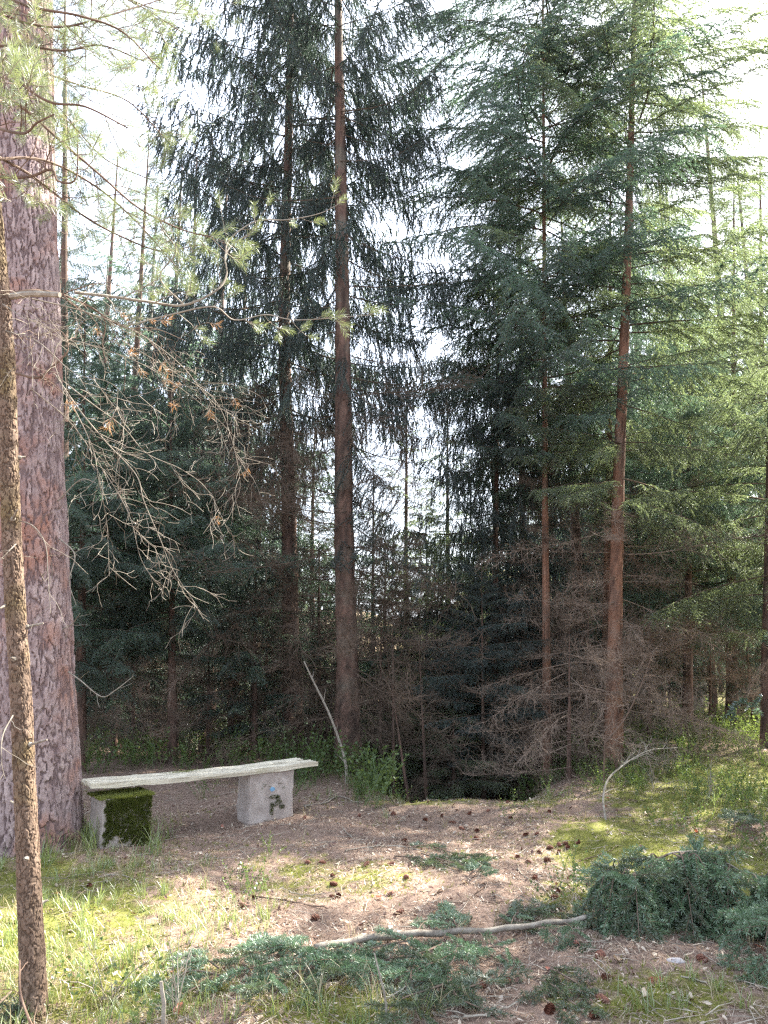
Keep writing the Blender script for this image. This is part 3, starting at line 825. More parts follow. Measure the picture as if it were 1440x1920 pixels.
tree('spruce_tree', 'young green spruce in the gap just right of the reddish trunk', [(722, 1480), (722, 1200)], 14.0, .06, 4.0, -1.0, 'spray', 'green', 1.3, step=.22, per=6, seed=34, dead=(0.2, .4))
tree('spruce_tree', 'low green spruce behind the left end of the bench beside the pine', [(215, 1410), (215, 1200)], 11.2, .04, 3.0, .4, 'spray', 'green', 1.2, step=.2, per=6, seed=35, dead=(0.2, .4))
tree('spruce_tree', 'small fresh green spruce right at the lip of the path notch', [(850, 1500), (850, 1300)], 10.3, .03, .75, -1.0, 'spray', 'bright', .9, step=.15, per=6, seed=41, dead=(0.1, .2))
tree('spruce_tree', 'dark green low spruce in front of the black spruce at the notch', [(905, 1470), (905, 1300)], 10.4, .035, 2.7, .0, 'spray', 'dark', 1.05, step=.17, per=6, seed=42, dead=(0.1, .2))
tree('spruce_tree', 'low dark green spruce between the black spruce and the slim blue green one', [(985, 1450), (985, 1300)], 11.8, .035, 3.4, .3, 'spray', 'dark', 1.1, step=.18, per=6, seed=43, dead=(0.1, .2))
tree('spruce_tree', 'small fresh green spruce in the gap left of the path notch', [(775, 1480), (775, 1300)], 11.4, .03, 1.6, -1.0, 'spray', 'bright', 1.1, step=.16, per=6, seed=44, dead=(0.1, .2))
# dead twigs thicket at the foot of the right spruces: low leafless dead saplings
for k, (px_, py_, Y_, hh, lab) in enumerate([
    (1065, 1440, 9.4, 1.7, 'leafless brown dead sapling left of the sunlit leaning spruce, nearest the path'),
    (1100, 1425, 10.6, 2.4, 'leafless dead sapling close against the left of the sunlit leaning spruce'),
    (1215, 1405, 10.8, 2.2, 'leafless brown dead sapling right of the sunlit leaning spruce'),
    
    (1045, 1440, 11.8, 2.6, 'tall thin dead sapling behind the slim red trunk'),
    (1330, 1385, 13.0, 2.0, 'dead brown sapling beyond the green slope on the right'),
    (712, 1440, 11.0, 2.4, 'dead twiggy sapling just right of the reddish trunk'),
    (250, 1420, 11.0, 2.2, 'dead twiggy sapling behind the left half of the bench'),
    (390, 1420, 11.0, 2.0, 'dead twiggy sapling behind the right half of the bench')]):
    tree('dead_sapling', lab, [(px_, py_), (px_ + 3, py_ - 300)], Y_, .025, hh, hh - .2, 'dead', None, .5, dead=(.05, hh - .2), seed=60 + k, dead_wood='red', dead_per=6, dead_len=1.15)
for k, (px_, py_, q, Y_, hh, lab) in enumerate([
    (775, 1490, (748, 1380), 9.4, 1.9, 'thin dark leaning dead sapling in the gap at the top of the path'),
    (738, 1480, (737, 1300), 9.8, 2.6, 'straight thin dead sapling left of the path notch beside the reddish trunk'),
    (803, 1490, (790, 1300), 9.9, 2.3, 'thin dead sapling in the middle of the path notch')]):
    tree('dead_sapling', lab, [(px_, py_), q], Y_, .022, hh - .5, hh - .7, 'dead', None, .4, dead=(.15, hh - .7), seed=80 + k, dead_per=1.2, dead_len=.5)

# ------------------------------------------------------------------ farther trees: trunk + crown (whole crown one shared mesh)
def far_crown(seed, style, H_, base, maxlen, n):
    rng = np.random.default_rng(seed); Vs = []; Fs = []; off = 0
    protos = [spruce_branch(300 + seed * 3 + i, style, lod=.34) for i in range(2)]
    wood = MB()
    for i in range(n):
        f = base + (1 - base) * ((i + rng.random()) / n) ** 1.0
        z = f * H_; az = i * 2.4 + rng.normal(0, .4)
        s = maxlen * min(1, (1 - f) * 1.6 + .08) * (.7 + .5 * rng.random()) / 2.2
        Mx = (Matrix.Translation((0, 0, z)) @ Matrix.Rotation(az, 4, 'Z') @ Matrix.Rotation(.2 - .5 * f + rng.normal(0, .1), 4, 'Y') @ Matrix.Scale(s, 4))
        A = np.array(Mx)
        V, Fc = protos[i % 2][1]
        Vs.append(V @ A[:3, :3].T + A[:3, 3]); Fs.append(Fc + off); off += len(V)
    return np.concatenate(Vs), np.concatenate(Fs)
FAR = []
for i, (st, b) in enumerate((('curtain', .25), ('spray', .12), ('spray', .45))):
    V, Fc = far_crown(i, st, 10.0, b, 2.3 if b < .4 else 1.7, 84)
    FAR.append(mk_mesh('crown', V, Fc, M['spruce_needle']))
tr_m, _, _ = trunk_mesh([(0, 0, -.5), (0.03, 0, 3), (-.02, .03, 6), (0, 0, 10)], [.13, .10, .06, .01], M['bark_grey'], 10, 6, seed=5)
tr_b, _, _ = trunk_mesh([(0, 0, -.5), (0.03, 0, 3), (-.02, .03, 6), (0, 0, 10)], [.11, .085, .05, .01], M['bark_spruce'], 10, 6, seed=6)
def far_tree(px_, Y, hgt, var, tone, label, group=None, grey=False, x=None, name='spruce_tree', rz=0.):
    X = (px_ - 720) / F * Y * CP if x is None else x
    z = float(H(X, Y))
    e = empty(name, (X, Y, z), label, 'tree', group, rz)
    s = hgt / 10
    obj('trunk', tr_m if grey else tr_b, e, scale=s)
    tone_(obj('crown', FAR[var], e, scale=s), tone)
    return e
far_tree(252, 21, 17, 2, 'green', 'tall pale grey trunk with thin foliage seen between the pine and the dark spruces', grey=True)
far_tree(158, 25, 18, 2, 'green', 'pale thin distant trunk just right of the thick pine trunk', grey=True)
far_tree(1305, 24, 18, 2, 'bright', 'pale distant trunk between the leaning spruce and the right edge', grey=True)
far_tree(300, 17, 14, 0, 'dark', 'thin distant dark spruce right of the pale grey trunk', )
MID = [(-40, 14.5, 12, 0, 'dark', 'dark spruce at the far left behind the big pine'), (205, 13.0, 6.6, 1, 'green', 'dark green spruce behind the two young spruces, left one'),
 (262, 14.8, 7.6, 0, 'dark', 'dark spruce between and behind the two young spruces at the bench'), (385, 13.8, 6.4, 1, 'dark', 'dark spruce behind the gap between the bench spruces and the blackish trunk'),
 (480, 14.6, 6.8, 0, 'dark', 'dark spruce just left behind the blackish trunk'), (585, 15.5, 7.6, 1, 'green', 'spruce seen between the blackish and the reddish trunk'),
 (700, 15.0, 7.6, 0, 'dark', 'dark spruce just right behind the reddish trunk'), (765, 16.5, 11.5, 1, 'bright', 'green spruce down the slope behind the path notch, left one'),
 (845, 16.0, 11.0, 1, 'bright', 'green spruce down the slope behind the path notch, right one'), (1085, 14.0, 11, 1, 'dark', 'dark spruce filling the space behind the dead twigs left of the leaning spruce'),
 (1205, 14.5, 10, 1, 'green', 'spruce behind the sunlit leaning spruce on its right'), (1330, 17.0, 9, 1, 'green', 'spruce behind the bare dark lower trunk on the right'),
 (1480, 14.0, 6.5, 1, 'green', 'spruce cut by the right edge behind the bushy one'), (90, 17, 8, 1, 'green', 'green spruce half hidden behind the pine trunk'),
 (330, 19, 9, 0, 'green', 'slim spruce farther back behind the middle of the bench'), (930, 15.0, 10, 0, 'dark', 'black spruce behind the one hanging over the path notch'),
 (1395, 19.0, 17, 1, 'green', 'tall spruce with pale foliage high at the right edge'), (1290, 20.0, 15, 1, 'green', 'tall spruce whose top shows between the leaning spruce and the right edge'),
 (1230, 26.0, 21, 0, 'green', 'tall farther spruce behind the upper part of the leaning spruce'), (395, 18.0, 15, 0, 'dark', 'tall dark spruce farther back left of the blackish trunk'),
 (440, 24.0, 19, 1, 'green', 'tall green spruce far back left of the blackish trunk'), (60, 22.0, 18, 1, 'green', 'tall green spruce far back behind the pine trunk')]
MID += [(228, 16.0, 13.5, 1, 'green', 'tall green spruce farther back beside the pale grey trunk'), (330, 20.0, 17.0, 1, 'green', 'tall green spruce far back between the pale trunk and the dark curtains'), (165, 19.0, 16.0, 1, 'green', 'tall spruce far back just right of the pine trunk'),
 (185, 12.4, 3.2, 1, 'dark', 'low dark spruce behind the left half of the bench, left one'), (280, 12.8, 3.6, 1, 'dark', 'low dark spruce behind the left half of the bench, right one'),
 (400, 12.6, 3.0, 1, 'dark', 'low dark spruce behind the right half of the bench'), (500, 13.2, 3.4, 1, 'dark', 'low dark spruce at the foot of the blackish trunk'),
 (610, 13.0, 3.4, 1, 'dark', 'low dark spruce between the feet of the two tall trunks'), (700, 12.8, 3.6, 0, 'dark', 'low dark spruce behind the foot of the reddish trunk'),
 (120, 12.0, 3.4, 1, 'dark', 'low dark spruce right behind the pine trunk'), (1180, 12.8, 3.2, 1, 'green', 'low spruce behind the foot of the leaning spruce'),
 (1250, 13.5, 3.0, 1, 'dark', 'low dark spruce left of the bare dark lower trunk'), (1400, 13.0, 2.6, 1, 'green', 'low spruce on the green slope near the right edge')]
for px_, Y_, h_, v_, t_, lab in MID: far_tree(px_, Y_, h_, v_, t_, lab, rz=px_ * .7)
rf = np.random.default_rng(9)
GB = 'distant spruces seen through the gaps'
cnt = 0
for i in range(800):
    Y = 16 + 42 * rf.random() ** .8
    X = (rf.random() * 2 - 1) * (.62 * Y + 2)
    px_ = 720 + F * X / Y
    if 640 < px_ < 1000 and Y < 30 and rf.random() < .5: continue
    if Y < 24 and X < 3 and rf.random() < .6: continue
    if cnt > 170: break
    cnt += 1
    tone = ['green', 'bright', 'bright', 'dark'][rf.integers(4)]
    hh = (7 + 5 * rf.random()) if X < 4 else (8 + 6 * rf.random())
    reg = ('left of the two tall dark trunks' if px_ < 530 else 'between the tall dark trunks and the path notch' if px_ < 900 else 'behind the spruces right of the path notch' if px_ < 1200 else 'at the right edge')
    far_tree(0, Y, hh, int(rf.integers(3)), tone, {'dark': 'dark', 'green': 'green', 'bright': 'light green'}[tone] + ' distant spruce in the background ' + reg, GB, grey=rf.random() < .5, x=X, rz=rf.random() * 6)
# trees added outside the view; those up-sun on the right shade the clearing
GO = 'spruces added outside the edge of the view'
for i, (x_, y_, hh, v_) in enumerate([(5.9, 6.9, 11.0, 1), (7.9, 7.9, 13, 1), (5.3, 5.6, 9.5, 1), (7.1, 9.1, 12.0, 1), (7.4, 5.4, 12, 0), (7.4, 2.6, 12, 0), (10.4, 9.2, 14, 2), (8.2, 1.2, 13, 1), (12.5, 5.5, 15, 0), (6.2, -3.5, 12, 1), (-7.5, 3.0, 13, 1), (-6.5, 8.5, 14, 0), (-3.5, -6, 14, 1), (3.5, -8, 14, 0)]):
    far_tree(0, y_, hh, v_, 'green', 'spruce added outside the edge of the view', GO, x=x_, rz=i * 1.1)

# ------------------------------------------------------------------ the big pine and the young pine (real bark plates)
def cells(u, v, nu, seed):
    """jittered cell pattern, periodic in u: returns F2-F1, cell random"""
    g = np.random.default_rng(seed); N = 512
    jx, jy, jr = g.random((N, N)), g.random((N, N)), g.random((N, N))
    ui = np.floor(u).astype(int); vi = np.floor(v).astype(int)
    f1 = np.full(u.shape, 9.); f2 = np.full(u.shape, 9.); rr = np.zeros(u.shape)
    for a in (-1, 0, 1):
        for b in (-1, 0, 1):
            cu, cv = ui + a, vi + b
            k = (cu % nu, cv % N)
            d = np.hypot(cu + .1 + .8 * jx[k] - u, cv + .1 + .8 * jy[k] - v)
            n1 = d < f1
            f2 = np.where(n1, f1, np.minimum(f2, d)); rr = np.where(n1, jr[k], rr); f1 = np.where(n1, d, f1)
    return f2 - f1, rr

def bark_trunk(pts, rad, mat, nside, dz, cw, chh, depth, seed, sharp=.22, warp=1.0):
    pts = catmull(pts, 10)
    L = np.concatenate([[0], np.cumsum(np.linalg.norm(np.diff(pts, axis=0), axis=1))])
    m = int(L[-1] / dz); q = np.linspace(0, L[-1], m)
    P = np.stack([np.interp(q, L, pts[:, i]) for i in range(3)], -1)
    r = np.interp(q / L[-1], np.linspace(0, 1, len(rad)), rad)
    th = np.arange(nside) * 2 * math.pi / nside
    nu = max(5, int(2 * math.pi * rad[0] / cw))
    U = np.broadcast_to(th / (2 * math.pi) * nu, (m, nside)); Vv = np.broadcast_to((q / chh)[:, None], (m, nside))
    wn = VN(seed)
    U2 = U + warp * (.7 * wn(U * 1.3 % 97, Vv * 1.9) + .35 * wn(U * 3.1 % 97, Vv * 5.3 + 20)); V2 = Vv + warp * (.8 * wn(U * .9 % 97 + 40, Vv * .8 + 9) + .3 * wn(U * 4 % 97 + 4, Vv * 6))
    # keep the warp periodic at the seam
    bl = np.clip(np.minimum(th, 2 * math.pi - th) / .25, 0, 1)[None]
    U2 = U + (U2 - U) * bl; V2 = Vv + (V2 - Vv) * bl
    e, rr = cells(U2, V2, nu, seed + 1)
    pl = sstep(0.0, sharp, e + .10 * wn(U * 5 % 251 + 3, Vv * 9 + 31)); e3, r3 = cells(U2 * 3, V2 * 3.3, nu * 3, seed + 7); sm = sstep(0, .3, e3)
    fine = wn(U * 6 % 251, Vv * 14) * bl
    disp = depth * (pl * (.45 + .75 * rr) + .30 * fine + .22 * sm * r3 - .6)
    a = np.array([1., 0, 0]); b = np.array([0, 1., 0])
    ring = P[:, None] + (r[:, None] + disp)[..., None] * (np.cos(th)[None, :, None] * a + np.sin(th)[None, :, None] * b)
    i = np.arange(m - 1)[:, None] * nside; j = np.arange(nside)[None]; k = (j + 1) % nside
    f = np.stack([i + j, i + k, i + nside + k, i + nside + j], -1).reshape(-1, 4)
    return mk_mesh('trunk', ring.reshape(-1, 3), f, mat, smooth=False, attr={'plate': np.clip(pl * (.45 + .45 * rr + .25 * sm), 0, 1).ravel()})

# pine needle shoots (length along +X)
def pine_shoot(seed, n=95, nl=.055, L=.10, mat='needle_pine', wd=.0016):
    rng = np.random.default_rng(seed)
    P0 = np.array([[0., 0, 0], [L * .5, 0, 0]]); D = np.array([[1., 0, 0], [1., 0, 0.]])
    V, Fc = needles(P0, D, np.array([L * .5, L * .5]), rng, nl, wd, L / n, .95, .1, rhomb=True)
    mb = MB(); mb.tube([[-.02, 0, 0], [L * .5, 0, .002], [L, 0, 0]], [.0022, .002, .001], 4)
    W = np.concatenate(mb.V)
    Q = np.concatenate(mb.Q) + len(V); T = np.concatenate(mb.T) + len(V)
    return mk_mesh('needle_tuft', np.vstack([V, W]), [T, np.vstack([Fc, Q])], [M[mat], M['twig_grey']],
                   midx=[1] * len(T) + [0] * len(Fc) + [1] * len(Q))
SHOOT = [pine_shoot(i) for i in range(4)]
RUST = [pine_shoot(20 + i, 26, .05, .06, 'needle_rust', .0022) for i in range(2)]

def place_dir(o, p, d, s=1.0, roll=0.0):
    q = Vector(d).to_track_quat('X', 'Z').to_matrix().to_4x4()
    o.matrix_local = Matrix.Translation(Vector(p)) @ q @ Matrix.Rotation(roll, 4, 'X') @ Matrix.Scale(s, 4)

def twiggy(mb, pts, r0, r1, rng, depth, spacing, ln, grav, wander, tips, nside=5, bare=.12, curl=.0):
    pts = np.asarray(pts); m = len(pts)
    mb.tube(pts, np.linspace(r0, r1, m), nside)
    seg = np.diff(pts, axis=0); sl = np.linalg.norm(seg, axis=1); tot = sl.sum(); cum = np.concatenate([[0], np.cumsum(sl)])
    tips.append((pts[-1], nrm(seg[-1])))
    if depth == 0: return
    s = tot * bare + spacing * rng.random()
    while s < tot:
        k = min(np.searchsorted(cum, s) - 1, m - 2); k = max(k, 0)
        p = pts[k] + seg[k] * ((s - cum[k]) / sl[k]); d = nrm(seg[k])
        q = rng.normal(0, 1, 3); q -= q @ d * d; q = nrm(q)
        L2 = ln * (.35 + .9 * rng.random()) * (1 - .45 * s / tot)
        c = grow(rng, p, nrm(d * .75 + q * .85), L2, max(4, int(L2 / .045)), grav, wander)
        rr = (r0 + (r1 - r0) * s / tot) * .55
        twiggy(mb, c, max(rr, .0012), .0010, rng, depth - 1, spacing * .85, ln * .45, grav, wander * 1.1, tips, 4 if depth > 1 else 3, .1)
        s += spacing * (.5 + rng.random())

def pxline(L):
    return catmull([at(a, b, c) for a, b, c in L], 7)

# big pine
YP = 6.35
pc = [(66, 1590), (65, 1500), (61, 1350), (57, 1150), (50, 900), (45, 600), (40, 300), (38, 0), (36, -600)]
pw = [at(a, b, YP) for a, b in pc]
gz = float(H(pw[0][0], YP)); root = np.array([pw[0][0], YP, gz])
pine = empty('pine_tree', root, 'massive pine trunk with thick purplish plated bark filling the left edge', 'tree')
lp = np.array(pw) - root; lp[0][2] = -.15
obj('trunk', bark_trunk(lp, [.355, .315, .296, .285, .277, .271, .266, .262, .24], M['bark_pine'], 260, .009, .058, .24, .015, 31, .26, 1.5), pine)
topz = lp[-1]
obj('trunk', trunk_mesh([topz - [0, 0, .1], topz + [-.05, 0, 3], topz + [.1, .1, 7]], [.21, .16, .04], M['bark_young_pine'], 12, 6)[0], pine)
# pine bough: wood + many shoots in one part, for the crown above the frame
def bough_mesh(seed):
    rng = np.random.default_rng(seed); mb = MB(); tips = []
    main = grow(rng, [0, 0, 0], [1, 0, .25], 1.9, 12, .02, .12)
    twiggy(mb, main, .016, .003, rng, 2, .14, .55, .0, .16, tips, 4)
    V, Fc = [], []; off = 0
    for p, d in tips:
        v, f = needles(np.array([p - d * .08]), np.array([d]), np.array([.10]), rng, .055, .0032, .0022, .95, .1)
        V.append(v); Fc.append(f + off); off += len(v)
    W = np.concatenate(mb.V); T = np.concatenate(mb.T) + off; Q = np.concatenate(mb.Q) + off
    nf = sum(len(f) for f in Fc)
    return mk_mesh('bough', np.vstack(V + [W]), [np.concatenate(Fc + [T]), Q], [M['needle_pine'], M['twig_brown']], midx=[0] * nf + [1] * (len(T) + len(Q)))
BOUGH = [bough_mesh(i) for i in range(4)]
rg = np.random.default_rng(4)
for i in range(34):
    f = i / 34
    b = obj('bough', BOUGH[i % 4], pine)
    place_dir(b, topz + [-.05, 0, -1.6 + 7.8 * f], nrm([math.cos(i * 2.4), math.sin(i * 2.4), .1 + .4 * f]), (1.1 + .5 * rg.random()) * (1.15 - .7 * f), rg.random())
# thin dead twigs on the pine trunk
for L in ([(126, 1258, 6.3), (150, 1275, 6.2), (190, 1306, 6.15), (215, 1295, 6.1), (250, 1268, 6.1)], [(116, 1180, 6.25), (135, 1170, 6.2), (150, 1150, 6.1)],
          [(108, 940, 6.25), (150, 900, 6.1), (180, 905, 6.05)], [(112, 1010, 6.25), (140, 1040, 6.1), (130, 1090, 6.1), (143, 1135, 6.05)]):
    mb = MB(); tips = []
    twiggy(mb, pxline(L), .006, .002, rg, 1, .10, .16, .03, .2, tips, 5)
    b = obj('dead_branch', mb.mesh('dead_branch', M['twig_grey']), pine); b.location = -Vector(root)

# young pine in front
YS = 3.55
sc_ = [(66, 1905), (62, 1850), (52, 1600), (39, 1300), (28, 1130), (18, 900), (12, 700), (3, 560), (-12, 400), (-45, 0), (-110, -700)]
sw = [at(a, b, YS) for a, b in sc_]
gz = float(H(sw[0][0], YS)); root = np.array([sw[0][0], YS, gz])
yp = empty('pine_tree', root, 'slender young pine with flaking yellowish bark and many dead twigs, nearest tree at left', 'tree')
lp = np.array(sw) - root; lp[0][2] = -.12
obj('trunk', bark_trunk(lp, [.056, .046, .043, .041, .040, .038, .036, .034, .032, .028, .016], M['bark_young_pine'], 120, .006, .032, .062, .0048, 44, .26, 2.0), yp)
def ybranch(L, r0, r1, depth, spacing, ln, grav, wander, name='dead_branch', mat='twig_grey', shoots=0, rust=0, seed=0, tuft_all=False):
    rng = np.random.default_rng(500 + seed); mb = MB(); tips = []
    twiggy(mb, pxline(L), r0, r1, rng, depth, spacing, ln, grav, wander, tips, 6)
    b = obj(name, mb.mesh(name, M[mat]), yp); b.location = -Vector(root)
    rng.shuffle(tips)
    for p, d in tips[:shoots]:
        o = obj('needle_tuft', SHOOT[rng.integers(4)], b)
        place_dir(o, p - d * .03, nrm(d + np.array([0, 0, .35])), (.72 if mat == 'twig_brown' else .55) + .42 * rng.random(), rng.random() * 6)
    for p, d in tips[shoots:shoots + rust]:
        o = obj('needle_tuft', RUST[rng.integers(2)], b); o['label'] = 'withered orange brown needles'
        place_dir(o, p - d * .02, nrm(d + np.array([0, 0, -.3])), .5 + .5 * rng.random(), rng.random() * 6)
    return b
DB = dict(depth=2, spacing=.060, ln=.36, grav=.07, wander=.26)
def D_(L, r0, seed, rust=0, **k):
    kk = dict(DB); kk.update(k); ybranch(L, r0 * (.48 if r0 < .009 else .7), .0010, seed=seed, rust=rust, mat='twig_fan' if 'mat' not in kk else kk.pop('mat'), **kk)
D_([(15, 552, 3.55), (60, 545, 3.6), (110, 551, 3.7), (165, 573, 3.85), (230, 613, 4.0), (290, 616, 4.1), (350, 640, 4.2)], .013, 1, 2, mat='twig_brown')
ybranch([(140, 548, 3.8), (210, 556, 3.95), (280, 566, 4.05), (345, 572, 4.15), (405, 545, 4.2), (425, 515, 4.25), (422, 480, 4.25), (440, 455, 4.3), (470, 440, 4.3)], .009, .003, 2, .13, .28, .0, .16, 'branch', 'twig_grey', 20, 0, 2)
ybranch([(422, 490, 4.25), (430, 450, 4.3), (480, 415, 4.35), (540, 412, 4.4), (600, 400, 4.4), (640, 380, 4.4)], .005, .002, 1, .13, .22, -.02, .12, 'branch', 'twig_grey', 12, 0, 3)
ybranch([(345, 572, 4.15), (300, 520, 4.1), (330, 470, 4.1), (300, 420, 4.0), (340, 400, 4.0)], .005, .002, 2, .10, .24, .0, .15, 'branch', 'twig_grey', 26, 0, 4)
ybranch([(230, 613, 4.0), (320, 590, 4.1), (400, 575, 4.1), (440, 600, 4.15), (500, 590, 4.2), (560, 600, 4.2), (700, 590, 4.3)], .005, .0018, 2, .16, .2, .0, .14, 'branch', 'twig_grey', 22, 3, 5)
D_([(60, 560, 3.55), (160, 585, 3.65), (260, 625, 3.8), (340, 685, 3.9), (400, 755, 4.0), (480, 805, 4.1)], .007, 6, 6)
D_([(30, 700, 3.5), (70, 708, 3.45), (95, 690, 3.45), (128, 655, 3.45), (112, 620, 3.45), (75, 640, 3.4)], .010, 7, mat='twig_brown')
D_([(95, 690, 3.45), (115, 640, 3.5), (180, 650, 3.6), (280, 690, 3.75), (380, 760, 3.9), (460, 840, 4.0)], .006, 8, 5)
D_([(100, 700, 3.45), (170, 755, 3.5), (230, 800, 3.6), (275, 850, 3.7), (340, 880, 3.8), (390, 920, 3.9), (430, 1000, 3.9)], .006, 9)
D_([(105, 705, 3.45), (150, 770, 3.4), (200, 830, 3.45), (255, 890, 3.5), (270, 940, 3.5), (300, 1010, 3.55), (325, 1070, 3.6), (372, 1140, 3.6)], .007, 10)
D_([(110, 710, 3.5), (170, 830, 3.6), (185, 900, 3.6), (200, 980, 3.7), (205, 1080, 3.7)], .005, 11)
D_([(60, 730, 3.5), (130, 790, 3.6), (180, 860, 3.65), (240, 960, 3.7), (265, 1050, 3.7), (300, 1100, 3.7)], .005, 12)
D_([(230, 640, 3.8), (330, 700, 3.9), (410, 760, 4.0), (450, 900, 4.1), (430, 960, 4.1)], .005, 13, 2)
D_([(25, 975, 3.55), (60, 985, 3.5), (85, 1020, 3.45), (90, 1080, 3.4), (95, 1150, 3.35)], .006, 14, depth=1)
D_([(30, 1020, 3.5), (10, 1040, 3.4), (-20, 1070, 3.3)], .006, 15, depth=1)
D_([(25, 1340, 3.5), (5, 1380, 3.35), (3, 1430, 3.3), (10, 1460, 3.3)], .006, 16, depth=1)
D_([(10, 1135, 3.5), (-15, 1150, 3.4)], .009, 17, depth=0)
D_([(10, 620, 3.5), (70, 640, 3.3), (140, 700, 3.2), (210, 720, 3.2), (270, 790, 3.2)], .005, 18, 2)
D_([(5, 570, 3.5), (60, 600, 3.3), (120, 570, 3.2), (200, 520, 3.2)], .005, 19, 1)
# stub with pale broken wood
mb = MB(); mb.tube(pxline([(20, 556, 3.55), (60, 551, 3.5), (112, 553, 3.45)]), [.016] * 10 + [.014] * 4 + [.012], 8)
b = obj('branch_stub', mb.mesh('branch_stub', M['twig_grey']), yp); b.location = -Vector(root)
for i, (y_, a_) in enumerate([(1700, .4), (1520, 2.6), (1400, -.5), (1240, -1.6), (1180, .2), (980, -1.0), (860, .5), (1610, -1.3)]):
    c_ = at(np.interp(y_, [400, 560, 700, 900, 1130, 1300, 1600, 1850], [-12, 3, 12, 18, 28, 39, 52, 62]), y_, YS); d_ = np.array([math.cos(a_), math.sin(a_), .25])
    mb = MB(); mb.tube([c_ + d_ * .030, c_ + d_ * .048, c_ + d_ * .052, c_ + d_ * (.07 + .04 * (i % 3))], [.013, .011, .006, .004], 7)
    b = obj('branch_stub', mb.mesh('branch_stub', M['twig_stem']), yp); b.location = -Vector(root)
# live top-left boughs
def U_(L, seed, n=46, r0=.008, ln=.36, sp=.09, depth=2): ybranch(L, r0, .003, depth, sp, ln, -.01, .14, 'branch', 'twig_brown', n, 0, seed)
U_([(-50, 90, 3.5), (40, 85, 3.6), (120, 95, 3.7), (190, 85, 3.8), (270, 115, 3.9)], 30, 50)
U_([(-40, 150, 3.5), (40, 200, 3.6), (120, 270, 3.7), (190, 330, 3.8), (260, 390, 3.9), (340, 430, 4.0), (400, 445, 4.0)], 31, 44)
U_([(-30, 330, 3.5), (50, 332, 3.45), (95, 318, 3.4), (110, 340, 3.4), (142, 335, 3.4), (146, 262, 3.4)], 32, 26)
U_([(-50, 0, 3.5), (40, 40, 3.4), (120, 50, 3.5), (200, 30, 3.6), (300, 0, 3.8)], 33, 52)
U_([(-60, 60, 3.5), (20, 140, 3.2), (90, 190, 3.1), (160, 200, 3.1), (240, 240, 3.2)], 34, 40)
U_([(-45, 20, 3.5), (60, -20, 3.8), (160, -30, 4.1), (260, 10, 4.4), (340, 60, 4.6)], 35, 50)
U_([(-40, 230, 3.5), (40, 250, 3.3), (70, 230, 3.2), (110, 210, 3.2)], 36, 26)
U_([(-30, 300, 3.5), (80, 300, 3.8), (180, 350, 4.1), (260, 420, 4.4), (330, 500, 4.6)], 37, 26)
U_([(-60, -40, 3.5), (50, 10, 3.3), (150, 30, 3.3), (230, 60, 3.4), (300, 130, 3.5)], 38, 60, ln=.42)
U_([(-40, 110, 3.6), (60, 130, 3.9), (150, 160, 4.2), (240, 190, 4.5), (310, 260, 4.7)], 39, 60, ln=.45)
U_([(-40, 200, 3.6), (50, 180, 4.1), (130, 230, 4.5), (200, 300, 4.9), (290, 340, 5.2)], 40, 60, ln=.45)
U_([(-40, -80, 3.6), (80, -60, 4.0), (200, -20, 4.6), (300, 20, 5.0), (400, 30, 5.4)], 41, 60, ln=.5)
U_([(-30, 280, 3.5), (60, 330, 3.8), (150, 400, 4.1), (220, 440, 4.3), (300, 470, 4.5), (370, 460, 4.6)], 42, 44, ln=.35)
for i in range(20):
    f = i / 20
    b = obj('bough', BOUGH[i % 4], yp)
    k = at(-60 - 50 * f, -150 - 550 * f, YS) - root
    place_dir(b, k, nrm([math.cos(i * 2.4), math.sin(i * 2.4), .2]), .75 * (1.1 - .7 * f), rg.random())

